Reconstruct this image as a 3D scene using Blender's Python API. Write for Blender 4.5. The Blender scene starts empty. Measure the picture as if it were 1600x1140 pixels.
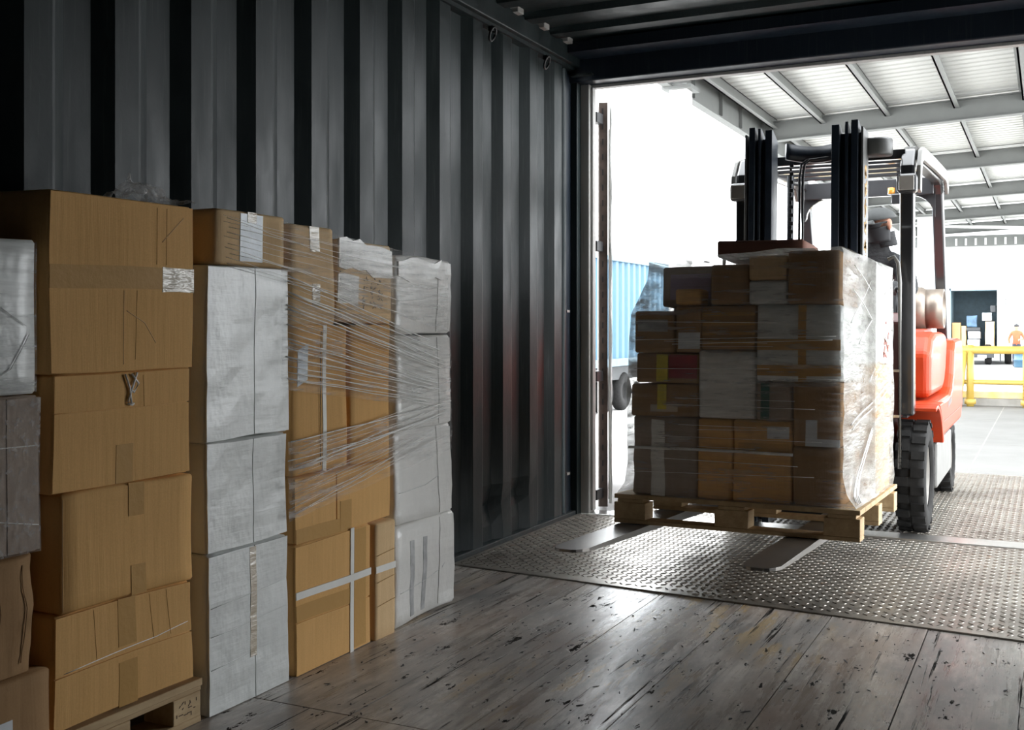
import bpy, bmesh, math, random
from mathutils import Vector, Matrix, noise, Euler
random.seed(7)
S = bpy.context.scene
COL = S.collection
R = math.radians

# ------------------------------------------------------------------ camera, sky, exposure
CAM = Vector((2.445, 0.0, 1.08))
YAW = R(26.1)
FPX = 1713.0
cam = bpy.data.cameras.new('camera'); camo = bpy.data.objects.new('camera', cam); COL.objects.link(camo)
camo.location = CAM; camo.rotation_euler = (R(90), 0, YAW)
cam.sensor_width = 36; cam.lens = FPX / 1600 * 36; cam.shift_y = -60 / 1600; cam.clip_start = .02; cam.clip_end = 500
cam.dof.use_dof = False
S.camera = camo

w = bpy.data.worlds.new('overcast_sky'); S.world = w; w.use_nodes = True
bg = w.node_tree.nodes['Background']
bg.inputs[0].default_value = (0.93, 0.97, 1.0, 1); bg.inputs[1].default_value = 1.0
S.view_settings.view_transform = 'Standard'; S.view_settings.look = 'None'
S.view_settings.gamma = 1; S.view_settings.use_curve_mapping = False
S.view_settings.exposure = 3.45
S.cycles.max_bounces = 8; S.cycles.diffuse_bounces = 5; S.cycles.transparent_max_bounces = 16
S.cycles.sample_clamp_indirect = 8
try: S.cycles.use_denoising = True
except Exception: pass

# daylight enters the container through its doorway: a sampling portal (gives off no light itself)
pl = bpy.data.lights.new('doorway_portal', 'AREA'); pl.shape = 'RECTANGLE'; pl.size = 3.15; pl.size_y = 2.45
pl.cycles.is_portal = True
plo = bpy.data.objects.new('doorway_portal', pl); COL.objects.link(plo)
plo.location = (1.57, 5.9, 1.225); plo.rotation_euler = (R(-90), 0, 0)

pl2 = bpy.data.lights.new('added_opening_portal', 'AREA'); pl2.shape = 'RECTANGLE'; pl2.size = 1.6; pl2.size_y = 1.30  # sampling portal for the side opening added to light the boxes
pl2.cycles.is_portal = True
plo2 = bpy.data.objects.new('added_opening_portal', pl2); COL.objects.link(plo2)
plo2.location = (3.15, 5.10, .80); plo2.rotation_euler = (0, R(90), 0)
FW = Vector((-math.sin(YAW), math.cos(YAW), 0)); RT = Vector((math.cos(YAW), math.sin(YAW), 0))
def ray(px, py):
    return FW + RT * ((px - 800) / FPX) + Vector((0, 0, (510 - py) / FPX))
def at(px, py, x=None, y=None, z=None):
    """world point seen at a pixel of the 1600x1140 frame, on a plane of constant x, y or z"""
    d = ray(px, py)
    t = (x - CAM.x) / d.x if x is not None else (y - CAM.y) / d.y if y is not None else (z - CAM.z) / d.z
    return CAM + d * t

# ------------------------------------------------------------------ materials
MATS = {}
def newmat(name):
    m = bpy.data.materials.new(name); m.use_nodes = True
    nt = m.node_tree; b = nt.nodes['Principled BSDF']
    MATS[name] = m
    return m, nt, b
def nd(nt, t, **kw):
    n = nt.nodes.new(t)
    for k, v in kw.items():
        if k.startswith('i_'):
            n.inputs[k[2:].replace('_', ' ')].default_value = v
        else: setattr(n, k, v)
    return n
def coords(nt, scale=(1, 1, 1), kind='Object', rand=True):
    tc = nd(nt, 'ShaderNodeTexCoord'); mp = nd(nt, 'ShaderNodeMapping'); mp.inputs['Scale'].default_value = scale
    nt.links.new(tc.outputs[kind], mp.inputs['Vector'])
    if rand:
        oi = nd(nt, 'ShaderNodeObjectInfo'); mul = nd(nt, 'ShaderNodeMath', operation='MULTIPLY'); mul.inputs[1].default_value = 37.0
        nt.links.new(oi.outputs['Random'], mul.inputs[0]); nt.links.new(mul.outputs[0], mp.inputs['Location'])
    return mp.outputs['Vector']
def noise_fac(nt, vec, scale, detail=4, rough=.55, lo=.3, hi=.7):
    n = nd(nt, 'ShaderNodeTexNoise'); n.inputs['Scale'].default_value = scale; n.inputs['Detail'].default_value = detail
    n.inputs['Roughness'].default_value = rough
    nt.links.new(vec, n.inputs['Vector'])
    mr = nd(nt, 'ShaderNodeMapRange'); mr.inputs['From Min'].default_value = lo; mr.inputs['From Max'].default_value = hi
    nt.links.new(n.outputs['Fac'], mr.inputs['Value'])
    return mr.outputs['Result']
def mixc(nt, fac, a, b):
    m = nd(nt, 'ShaderNodeMix', data_type='RGBA')
    def put(sock, v):
        if isinstance(v, (tuple, list)): sock.default_value = (*v[:3], 1)
        else: nt.links.new(v, sock)
    if isinstance(fac, (int, float)): m.inputs[0].default_value = fac
    else: nt.links.new(fac, m.inputs[0])
    put(m.inputs[6], a); put(m.inputs[7], b)
    return m.outputs[2]
def math2(nt, op, a, b=None):
    m = nd(nt, 'ShaderNodeMath', operation=op)
    for i, v in enumerate((a, b)):
        if v is None: continue
        if isinstance(v, (int, float)): m.inputs[i].default_value = v
        else: nt.links.new(v, m.inputs[i])
    return m.outputs[0]
def bump(nt, b, h, strength=.3, dist=.01):
    bp = nd(nt, 'ShaderNodeBump'); bp.inputs['Strength'].default_value = strength; bp.inputs['Distance'].default_value = dist
    nt.links.new(h, bp.inputs['Height']); nt.links.new(bp.outputs[0], b.inputs['Normal'])
def simple(name, col, rough=.6, metal=0., var=.15, vscale=6, vstretch=(1, 1, 1), bstr=0, bscale=60, bstretch=(1, 1, 1), bdist=.005, col2=None, lo=.3, hi=.7, coat=0, spec=.5):
    m, nt, b = newmat(name)
    v = coords(nt, vstretch); f = noise_fac(nt, v, vscale, lo=lo, hi=hi)
    c2 = col2 or tuple(c * (1 + var) for c in col); c1 = col if col2 else tuple(c * (1 - var) for c in col)
    nt.links.new(mixc(nt, f, c1, c2), b.inputs['Base Color'])
    b.inputs['Roughness'].default_value = rough; b.inputs['Metallic'].default_value = metal
    b.inputs['Coat Weight'].default_value = coat; b.inputs['Specular IOR Level'].default_value = spec
    if bstr:
        bump(nt, b, noise_fac(nt, coords(nt, bstretch), bscale, lo=0, hi=1), bstr, bdist)
    return m

def cardboard(name, col, dark, horiz=False):
    m, nt, b = newmat(name)
    v1 = coords(nt, (1, 1, .06) if not horiz else (1, .06, 1)); streak = noise_fac(nt, v1, 55, 3, .6, .35, .7)
    v2 = coords(nt); blot = noise_fac(nt, v2, 4, 5, .6, .3, .75)
    c = mixc(nt, math2(nt, 'MULTIPLY', streak, .45), col, dark)
    c = mixc(nt, math2(nt, 'MULTIPLY', blot, .35), c, tuple(x * .70 for x in col))
    fib = noise_fac(nt, coords(nt, (1, 1, 1)), 240, 2, .6, .3, .75)
    c = mixc(nt, math2(nt, 'MULTIPLY', fib, .22), c, tuple(min(1, x * 1.35) for x in col))
    nt.links.new(c, b.inputs['Base Color']); b.inputs['Roughness'].default_value = .78
    b.inputs['Specular IOR Level'].default_value = .25
    bump(nt, b, math2(nt, 'ADD', math2(nt, 'MULTIPLY', streak, .5), blot), .25, .004)
    return m
cardboard('cardboard', (.72, .42, .16), (.57, .32, .105))
cardboard('cardboard_pale', (.70, .49, .27), (.56, .37, .19))
cardboard('cardboard_dark', (.37, .22, .105), (.26, .145, .062))
cardboard('cardboard_grey', (.37, .29, .23), (.27, .20, .15))
cardboard('cardboard_red', (.26, .12, .085), (.19, .08, .06), True)

def whitewrap(name, col):
    m, nt, b = newmat(name)
    st = noise_fac(nt, coords(nt, (1, .12, 1)), 60, 4, .65, .35, .72)
    bl = noise_fac(nt, coords(nt, (1, 1, .5)), 7, 5, .6, .35, .75)
    c = mixc(nt, math2(nt, 'MULTIPLY', st, .12), col, tuple(x * .72 for x in col))
    c = mixc(nt, math2(nt, 'MULTIPLY', bl, .28), c, tuple(x * .66 for x in col))
    nt.links.new(c, b.inputs['Base Color']); b.inputs['Roughness'].default_value = .38
    b.inputs['Coat Weight'].default_value = .35; b.inputs['Coat Roughness'].default_value = .22
    cr = noise_fac(nt, coords(nt, (1, 1, .7)), 13, 3, .5, .2, .8)
    bump(nt, b, math2(nt, 'ADD', math2(nt, 'MULTIPLY', st, .12), cr), .4, .012)
    return m
whitewrap('white_box', (.72, .735, .715))
whitewrap('white_box_warm', (.79, .775, .74))
simple('crease_shade', (.47, .275, .10), .8, spec=.1)
simple('paper_label', (.72, .74, .76), .6, var=.06, vscale=30)
simple('blue_label', (.62, .68, .74), .35, var=.15, vscale=25, bstr=.3, bscale=30)
simple('ink', (.03, .03, .035), .7)
simple('brown_ink', (.10, .065, .04), .8)
simple('faint_ink', (.22, .19, .15), .8)
simple('red_print', (.33, .035, .045), .6, var=.2)
simple('yellow_print', (.72, .58, .05), .6, var=.15)
simple('green_print', (.02, .10, .08), .6)
simple('purple_print', (.42, .33, .46), .6)
simple('grey_print', (.42, .42, .42), .6, var=.3, vscale=20)
m, nt, b = newmat('packing_tape')
b.inputs['Base Color'].default_value = (.53, .31, .11, 1); b.inputs['Roughness'].default_value = .45; b.inputs['Specular IOR Level'].default_value = .08
bump(nt, b, noise_fac(nt, coords(nt, (1, 1, 1)), 40, 3, .5, .2, .8), .25, .004)
m, nt, b = newmat('clear_tape')
b.inputs['Base Color'].default_value = (.55, .47, .36, 1); b.inputs['Roughness'].default_value = .18
bump(nt, b, noise_fac(nt, coords(nt, (1, .3, 1)), 45, 3, .6, .2, .8), .6, .006)
simple('plastic_strap', (.78, .77, .73), .4, var=.06)

def film(name, fac_lo, fac_hi, stretch, scale, tint=(.94, .94, .94), rough=.22, bs=.5, lo=.42, hi=.72):
    m, nt, b = newmat(name)
    b.inputs['Base Color'].default_value = (*tint, 1); b.inputs['Roughness'].default_value = rough
    st = noise_fac(nt, coords(nt, stretch), scale, 5, .65, lo, hi)
    big = noise_fac(nt, coords(nt, (1, 1, 1)), 3.5, 3, .5, .3, .75)
    fac = math2(nt, 'ADD', math2(nt, 'MULTIPLY', math2(nt, 'MULTIPLY', st, math2(nt, 'ADD', big, .35)), fac_hi - fac_lo), fac_lo)
    tr = nd(nt, 'ShaderNodeBsdfTransparent'); mx = nd(nt, 'ShaderNodeMixShader')
    tl = nd(nt, 'ShaderNodeBsdfTranslucent'); tl.inputs['Color'].default_value = (*tint, 1)
    m2 = nd(nt, 'ShaderNodeMixShader'); m2.inputs[0].default_value = .4
    nt.links.new(b.outputs[0], m2.inputs[1]); nt.links.new(tl.outputs[0], m2.inputs[2])
    nt.links.new(fac, mx.inputs[0]); nt.links.new(tr.outputs[0], mx.inputs[1]); nt.links.new(m2.outputs[0], mx.inputs[2])
    out = nt.nodes['Material Output']; nt.links.new(mx.outputs[0], out.inputs['Surface'])
    bump(nt, b, st, bs, .01)
    return m
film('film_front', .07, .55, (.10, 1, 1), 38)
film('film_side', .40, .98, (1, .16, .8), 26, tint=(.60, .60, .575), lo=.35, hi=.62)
film('film_stack', .04, .55, (1, .07, 1), 60)
film('film_scrap', .25, .8, (1, 1, 1), 30)
simple('film_strand', (.95, .95, .93), .3, var=.02, coat=.3)

# container steel
def steel_paint(name, col, col2, rough=.42):
    m, nt, b = newmat(name)
    f = noise_fac(nt, coords(nt, (1, 1, .35), rand=False), 5, 6, .65, .35, .7)
    sc = noise_fac(nt, coords(nt, (1, 1, .05), rand=False), 60, 3, .7, .55, .75)
    c = mixc(nt, f, col, col2)
    c = mixc(nt, math2(nt, 'MULTIPLY', sc, .35), c, (.075, .08, .08))
    nt.links.new(c, b.inputs['Base Color'])
    b.inputs['Specular IOR Level'].default_value = .36
    mr = nd(nt, 'ShaderNodeMapRange'); mr.inputs['To Min'].default_value = rough - .08; mr.inputs['To Max'].default_value = rough + .15
    nt.links.new(f, mr.inputs['Value']); nt.links.new(mr.outputs[0], b.inputs['Roughness'])
    bump(nt, b, noise_fac(nt, coords(nt, rand=False), 30, 4, .6, 0, 1), .12, .006)
    return m
steel_paint('container_paint', (.008, .0150, .0165), (.020, .031, .033), .46)
steel_paint('container_header', (.010, .017, .028), (.016, .024, .036))
steel_paint('post_paint', (.36, .355, .34), (.46, .45, .43), .5)
simple('door_edge', (.085, .06, .05), .6, var=.3, vscale=20)
simple('door_skin', (.34, .30, .28), .5, var=.2)
simple('rubber', (.02, .02, .022), .7, var=.3)

# wooden floor
m, nt, b = newmat('floor_wood')
grain = noise_fac(nt, coords(nt, (1, .07, 1)), 24, 8, .72, .36, .66)
blot = noise_fac(nt, coords(nt, (1, .55, 1), rand=False), 2.6, 8, .70, .40, .62)
c = mixc(nt, grain, (.27, .235, .205), (.66, .605, .55))
c = mixc(nt, math2(nt, 'MULTIPLY', blot, .75), c, (.215, .21, .21))
red = noise_fac(nt, coords(nt, (1, .4, 1)), 3.1, 4, .6, .5, .75)
c = mixc(nt, math2(nt, 'MULTIPLY', red, .5), c, (.40, .265, .19))
scuff = noise_fac(nt, coords(nt, (1, .22, 1)), 15, 7, .75, .50, .66)
c = mixc(nt, math2(nt, 'MULTIPLY', scuff, .55), c, (.74, .69, .63))
peel = noise_fac(nt, coords(nt, (1, .22, 1)), 10, 6, .75, .52, .58)
peel2 = noise_fac(nt, coords(nt, (1, .7, 1), rand=False), 1.1, 3, .5, .48, .62)
pf = math2(nt, 'MULTIPLY', peel, peel2)
c = mixc(nt, math2(nt, 'MULTIPLY', pf, .8), c, (.52, .38, .20))
gouge = noise_fac(nt, coords(nt, (1, .35, 1)), 22, 5, .7, .62, .65)
gouge2 = noise_fac(nt, coords(nt, (1, .03, 1)), 36, 5, .65, .60, .65)
gf = math2(nt, 'MAXIMUM', gouge, gouge2)
c = mixc(nt, gf, c, (.018, .015, .012))
nt.links.new(c, b.inputs['Base Color'])
rr = nd(nt, 'ShaderNodeMapRange'); rr.inputs['To Min'].default_value = .24; rr.inputs['To Max'].default_value = .50
nt.links.new(math2(nt, 'MULTIPLY', grain, blot), rr.inputs['Value']); nt.links.new(math2(nt, 'MAXIMUM', rr.outputs[0], math2(nt, 'MULTIPLY', gf, .95)), b.inputs['Roughness'])
nt.links.new(math2(nt, 'SUBTRACT', .5, math2(nt, 'MULTIPLY', gf, .45)), b.inputs['Specular IOR Level'])
h = math2(nt, 'SUBTRACT', math2(nt, 'MULTIPLY', grain, .25), math2(nt, 'ADD', gf, math2(nt, 'MULTIPLY', pf, .3)))
bump(nt, b, h, .28, .004)

# treadplate
m, nt, b = newmat('tread_steel')
f = noise_fac(nt, coords(nt, rand=False), 3.5, 6, .65, .35, .7)
c = mixc(nt, f, (.36, .335, .295), (.19, .17, .148))
dirt = noise_fac(nt, coords(nt, rand=False), 1.7, 6, .7, .56, .72)
c = mixc(nt, math2(nt, 'MULTIPLY', dirt, .8), c, (.06, .045, .035))
rust = noise_fac(nt, coords(nt, rand=False), 9, 5, .7, .58, .72)
c = mixc(nt, math2(nt, 'MULTIPLY', rust, .6), c, (.17, .085, .04))
nt.links.new(c, b.inputs['Base Color']); b.inputs['Metallic'].default_value = .75
rr = nd(nt, 'ShaderNodeMapRange'); rr.inputs['To Min'].default_value = .33; rr.inputs['To Max'].default_value = .56
nt.links.new(math2(nt, 'MAXIMUM', f, dirt), rr.inputs['Value']); nt.links.new(rr.outputs[0], b.inputs['Roughness'])

simple('concrete', (.165, .162, .155), .75, var=.10, vscale=2.5, bstr=.15, bscale=50)
simple('concrete_dark', (.26, .25, .23), .8, var=.2, vscale=4)
simple('asphalt', (.52, .51, .49), .85, var=.10, vscale=2)
simple('yellow_steel', (.40, .27, .055), .45, var=.08, vscale=9)
simple('yellow_worn', (.62, .44, .13), .7, col2=(.40, .36, .28), vscale=7)
simple('white_wall', (.80, .80, .79), .7, var=.03, vscale=1.5)
simple('roof_steel', (.13, .135, .13), .55, var=.06, vscale=4)
simple('roof_trim', (.62, .62, .60), .6, var=.05, vscale=4)
def translucent(name, col, amt):
    m, nt, b = newmat(name)
    b.inputs['Base Color'].default_value = (*col, 1); b.inputs['Roughness'].default_value = .6
    t = nd(nt, 'ShaderNodeBsdfTranslucent'); t.inputs['Color'].default_value = (*col, 1)
    mx = nd(nt, 'ShaderNodeMixShader'); mx.inputs[0].default_value = amt
    nt.links.new(b.outputs[0], mx.inputs[1]); nt.links.new(t.outputs[0], mx.inputs[2])
    nt.links.new(mx.outputs[0], nt.nodes['Material Output'].inputs['Surface'])
translucent('roof_sheet', (.50, .50, .48), .02)
translucent('skylight_sheet', (.8, .81, .8), .5)

# forklift
simple('orange_paint', (.42, .040, .008), .45, var=.06, vscale=5, coat=.1, spec=.3)
simple('orange_dark', (.30, .035, .012), .4, var=.1)
simple('maroon_paint', (.10, .018, .015), .4)
simple('mast_paint', (.012, .018, .028), .38, var=.3, vscale=9)
simple('mast_side', (.065, .065, .062), .45, var=.12, vscale=12)
simple('guard_paint', (.022, .022, .024), .3, var=.2, coat=.5)
simple('guard_light', (.20, .195, .18), .4, var=.1)
simple('grey_panel', (.14, .138, .13), .5, var=.16, vscale=7)
simple('dark_steel', (.03, .03, .032), .45, var=.25)
simple('fork_steel', (.20, .19, .18), .33, metal=.8, var=.3, vscale=8, vstretch=(1, .3, 1))
simple('bare_steel', (.5, .49, .47), .3, metal=.9, var=.15)
simple('tyre', (.015, .0145, .014), .85, spec=.2, var=.35, vscale=18, bstr=.2, bscale=50)
simple('wheel_rim', (.15, .14, .125), .5, var=.25, vscale=14)
simple('tank_silver', (.24, .20, .165), .35, metal=.5, var=.12, vscale=9)
simple('lamp_lens', (.42, .40, .37), .15, coat=.8)
simple('amber_lens', (.85, .35, .05), .2, coat=.8)
simple('mast_letter', (.55, .30, .07), .5, var=.05)
simple('seat_vinyl', (.02, .02, .022), .5)
simple('jacket', (.016, .0165, .018), .85, var=.25, vscale=30, bstr=.6, bscale=14, bstretch=(1, 1, 2.5), bdist=.02)
simple('trousers', (.03, .035, .05), .85)
simple('skin', (.36, .17, .11), .55, var=.05)
simple('cap_cloth', (.05, .053, .053), .8, var=.1, vscale=40)
simple('black_cloth', (.012, .012, .014), .7)
simple('glove', (.06, .06, .065), .7)

# wood of pallets
m, nt, b = newmat('pallet_wood')
g = noise_fac(nt, coords(nt, (1, .1, 1)), 30, 5, .6, .3, .7)
g2 = noise_fac(nt, coords(nt), 7, 4, .6, .35, .7)
c = mixc(nt, g, (.42, .29, .15), (.60, .44, .25)); c = mixc(nt, math2(nt, 'MULTIPLY', g2, .5), c, (.33, .21, .10))
nt.links.new(c, b.inputs['Base Color']); b.inputs['Roughness'].default_value = .75
bump(nt, b, g, .3, .004)

# background
simple('blue_container', (.055, .125, .185), .6, var=.04, vscale=4)
simple('blue_container_rail', (.10, .16, .20), .6)
simple('chassis', (.03, .032, .035), .6)
simple('slate_container', (.16, .22, .25), .6, var=.1)
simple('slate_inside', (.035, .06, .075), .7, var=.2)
simple('orange_cloth', (.42, .07, .025), .8, var=.1)
simple('blue_plastic', (.035, .09, .14), .45)
simple('blue_bag', (.05, .10, .16), .6, var=.3, vscale=8)
simple('white_bag', (.38, .40, .42), .6, var=.1, vscale=8)

# ------------------------------------------------------------------ mesh helpers
class MB:
    def __init__(s): s.v = []; s.f = []; s.sm = []
    def add(s, vs, fs, smooth=False):
        o = len(s.v); s.v += [tuple(p) for p in vs]; s.f += [tuple(i + o for i in f) for f in fs]; s.sm += [smooth] * len(fs)
        return s
    def box(s, x0, x1, y0, y1, z0, z1, M=None):
        vs = [Vector((x, y, z)) for z in (z0, z1) for y in (y0, y1) for x in (x0, x1)]
        if M is not None: vs = [M @ p for p in vs]
        return s.add(vs, [(0, 2, 3, 1), (4, 5, 7, 6), (0, 1, 5, 4), (2, 6, 7, 3), (0, 4, 6, 2), (1, 3, 7, 5)])
    def prism(s, poly, a0, a1, axis='x', M=None):
        n = len(poly)
        def mk(a, p):
            return {'x': (a, p[0], p[1]), 'y': (p[0], a, p[1]), 'z': (p[0], p[1], a)}[axis]
        vs = [Vector(mk(a0, p)) for p in poly] + [Vector(mk(a1, p)) for p in poly]
        if M is not None: vs = [M @ p for p in vs]
        fs = [tuple(range(n))[::-1], tuple(range(n, 2 * n))] + [(i, (i + 1) % n, n + (i + 1) % n, n + i) for i in range(n)]
        return s.add(vs, fs)
    def tube(s, pts, r, n=8, smooth=True, caps=True):
        pts = [Vector(p) for p in pts]; rs = r if isinstance(r, (list, tuple)) else [r] * len(pts)
        vs = []; fs = []
        up = None
        for i, p in enumerate(pts):
            t = ((pts[min(i + 1, len(pts) - 1)] - p).normalized() + (p - pts[max(i - 1, 0)]).normalized())
            t = t.normalized() if t.length > 1e-6 else Vector((0, 0, 1))
            if up is None: up = Vector((0, 0, 1)) if abs(t.z) < .9 else Vector((1, 0, 0))
            a = t.cross(up).normalized(); b2 = t.cross(a).normalized(); up = -b2 if False else up
            if a.length < .5: a = Vector((1, 0, 0))
            for k in range(n):
                an = 2 * math.pi * k / n; vs.append(p + (a * math.cos(an) + b2 * math.sin(an)) * rs[i])
        for i in range(len(pts) - 1):
            for k in range(n):
                fs.append((i * n + k, i * n + (k + 1) % n, (i + 1) * n + (k + 1) % n, (i + 1) * n + k))
        s.add(vs, fs, smooth)
        if caps:
            o = len(s.v) - len(vs)
            s.f.append(tuple(o + k for k in range(n))[::-1]); s.f.append(tuple(o + (len(pts) - 1) * n + k for k in range(n))); s.sm += [False, False]
        return s
    def bar(s, pts, w, h, side=Vector((1, 0, 0))):
        """rectangular bar swept along pts; w measured along side"""
        pts = [Vector(p) for p in pts]; vs = []; fs = []
        for i, p in enumerate(pts):
            t = (pts[min(i + 1, len(pts) - 1)] - pts[max(i - 1, 0)]).normalized()
            q = t.cross(side).normalized(); sd = q.cross(t).normalized()
            vs += [p + sd * w / 2 + q * h / 2, p - sd * w / 2 + q * h / 2, p - sd * w / 2 - q * h / 2, p + sd * w / 2 - q * h / 2]
        for i in range(len(pts) - 1):
            for k in range(4): fs.append((i * 4 + k, i * 4 + (k + 1) % 4, i * 4 + 4 + (k + 1) % 4, i * 4 + 4 + k))
        fs += [(3, 2, 1, 0), tuple(len(vs) - 4 + k for k in range(4))]
        return s.add(vs, fs)
    def lathe(s, prof, n=24, axis='x', c=(0, 0, 0), smooth=True):
        """prof = (radius, axial) list; closed ends if radius 0"""
        vs = []; fs = []; c = Vector(c)
        for r, a in prof:
            for k in range(n):
                an = 2 * math.pi * k / n; u, v = r * math.cos(an), r * math.sin(an)
                vs.append(c + Vector({'x': (a, u, v), 'y': (u, a, v), 'z': (u, v, a)}[axis]))
        for i in range(len(prof) - 1):
            for k in range(n): fs.append((i * n + k, i * n + (k + 1) % n, (i + 1) * n + (k + 1) % n, (i + 1) * n + k))
        return s.add(vs, fs, smooth)
    def grid(s, fn, nu, nv, smooth=True):
        vs = [fn(i / nu, j / nv) for j in range(nv + 1) for i in range(nu + 1)]
        fs = [(j * (nu + 1) + i, j * (nu + 1) + i + 1, (j + 1) * (nu + 1) + i + 1, (j + 1) * (nu + 1) + i) for j in range(nv) for i in range(nu)]
        return s.add(vs, fs, smooth)
    def sphere(s, c, r, nu=16, nv=10, M=None):
        r = r if isinstance(r, (tuple, list)) else (r, r, r); c = Vector(c)
        def fn(u, v):
            a = 2 * math.pi * u; b2 = math.pi * (v - .5)
            p = Vector((r[0] * math.cos(b2) * math.cos(a), r[1] * math.cos(b2) * math.sin(a), r[2] * math.sin(b2)))
            return c + (M @ p if M is not None else p)
        return s.grid(fn, nu, nv)
    def mesh(s, name, fix=True):
        me = bpy.data.meshes.new(name); me.from_pydata(s.v, [], s.f)
        for p, sm in zip(me.polygons, s.sm): p.use_smooth = sm
        if fix:
            bm = bmesh.new(); bm.from_mesh(me); bmesh.ops.remove_doubles(bm, verts=bm.verts, dist=1e-5)
            bmesh.ops.recalc_face_normals(bm, faces=bm.faces); bm.to_mesh(me); bm.free()
        return me
    def build(s, name, mat, parent=None, bevel=0, seg=2, label=None, fix=True, sub=0, stuff=False):
        me = s.mesh(name, fix)
        return obj(name, me, mat, parent, bevel, seg, label, sub, stuff)

def obj(name, me, mat, parent=None, bevel=0, seg=2, label=None, sub=0, stuff=False):
    o = bpy.data.objects.new(name, me); COL.objects.link(o)
    if mat is not None and not me.materials: me.materials.append(MATS[mat] if isinstance(mat, str) else mat)
    if parent: o.parent = parent
    if bevel:
        md = o.modifiers.new('bevel', 'BEVEL'); md.width = bevel; md.segments = seg; md.limit_method = 'ANGLE'; md.angle_limit = R(35)
        md.harden_normals = False
    if sub:
        md = o.modifiers.new('subdivision', 'SUBSURF'); md.levels = sub; md.render_levels = sub
    if label: o['label'] = label
    if stuff: o['kind'] = 'stuff'
    return o
def tag(o, label=None, cat=None, group=None, kind=None):
    if label: o['label'] = label
    if cat: o['category'] = cat
    if group: o['group'] = group
    if kind: o['kind'] = kind
    return o
def thing(name, label, cat, loc=(0, 0, 0), rot=(0, 0, 0), group=None):
    o = bpy.data.objects.new(name, None); COL.objects.link(o); o.empty_display_size = .1
    o.location = loc; o.rotation_euler = rot
    return tag(o, label, cat, group)
def struct(name, mb, mat, parent=None, **kw):
    o = mb.build(name, mat, parent, **kw)
    if parent is None: o['kind'] = 'structure'
    return o
def piece(name, me, parent, loc=(0, 0, 0), rot=(0, 0, 0)):
    o = bpy.data.objects.new(name, me); COL.objects.link(o); o.parent = parent; o.location = loc; o.rotation_euler = rot
    return o
# ------------------------------------------------------------------ the container shell
CW = 3.1            # inner width
CZ = 2.645          # ceiling height
YB, YD = -4.0, 5.95
PER, IN, SL, REC, DEP = .3155, .10, .0578, .10, .036
def corrugation(a0, a1, edge):
    """(a, depth) profile points; edge = position where an inner flat ends"""
    pts = []; k = math.floor((a0 - edge) / PER) - 1
    while True:
        e = edge + k * PER
        for a, d in ((e - IN, 0), (e - .010, 0), (e, .0028), (e + SL, DEP), (e + SL + REC, DEP)):
            if a0 < a < a1: pts.append((a, d))
        k += 1
        if e > a1: break
    return [(a0, pts[0][1])] + pts + [(a1, pts[-1][1])]
def sheet(prof, fn0, fn1, off):
    mb = MB(); n = len(prof)
    vs = [fn0(a, d) for a, d in prof] + [fn1(a, d) for a, d in prof]
    mb.add(vs, [(i, i + 1, n + i + 1, n + i) for i in range(n - 1)])
    return mb
# left wall, with the two dents near the doorway low down
pf = corrugation(YB, 5.62, 4.036)
mb = MB(); ZL = [0.0, .05, .10, .16, .20, .24, .30, .45, .8, 1.5, 2.56]
def wl(a, d, z):
    x = -d
    for (dy, dz, amp) in ((4.80, .20, .028), (5.09, .22, .030)):
        q = ((a - dy) / .11) ** 2 + ((z - dz) / .07) ** 2
        x -= amp * math.exp(-q * 1.6)
    return (x, a, z)
vs = [wl(a, d, z) for z in ZL for a, d in pf]; n = len(pf)
mb.add(vs, [(j * n + i, j * n + i + 1, (j + 1) * n + i + 1, (j + 1) * n + i) for j in range(len(ZL) - 1) for i in range(n - 1)])
wall_left = struct('wall_left', mb, 'container_paint', fix=False)
md = wall_left.modifiers.new('thick', 'SOLIDIFY'); md.thickness = .004; md.offset = 1
MB().box(-.06, .045, YB, 5.80, 2.555, 2.66).build('top_rail', 'container_paint', wall_left, bevel=.006)
MB().box(-.06, .018, YB, 5.80, 2.535, 2.557).build('rail_lip', 'container_paint', wall_left)
MB().box(-.06, .012, YB, 5.80, 0, .028).build('bottom_rail', 'container_paint', wall_left, bevel=.004)
MB().box(-.045, -.02, 5.615, 5.80, 0, 2.56).build('end_panel', 'container_header', wall_left)
for zz in (1.16, .24):
    MB().box(-.02, .0, 5.70, 5.74, zz, zz + .014).build('lashing_bar', 'bare_steel', wall_left)
MB().box(-.03, .004, 5.655, 5.675, .03, 2.53).build('end_rib', 'container_paint', wall_left)
# lashing rings under the top rail, nubs of the roof sheet above it
for px, py in ((768, 56), (853, 101), (1010, 0)):
    p = at(px, py, x=.012)
    if p.y > 5.6: continue
    ring = MB()
    ring.tube([(.018 + .012 * math.sin(t), p.y + .026 * math.cos(t), 2.50 + .032 * math.sin(t)) for t in [i * math.pi / 6 for i in range(13)]], .006, 6)
    ring.box(0, .022, p.y - .012, p.y + .012, 2.515, 2.54)
    ring.build('lashing_ring', 'dark_steel', wall_left)
for k in range(-6, 3):
    e = 5.57 - .315 * k
    if e < 5.7: MB().box(.03, .075, e - .035, e + .035, 2.645, 2.675).build('roof_nub', 'post_paint', wall_left, bevel=.004)
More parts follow.
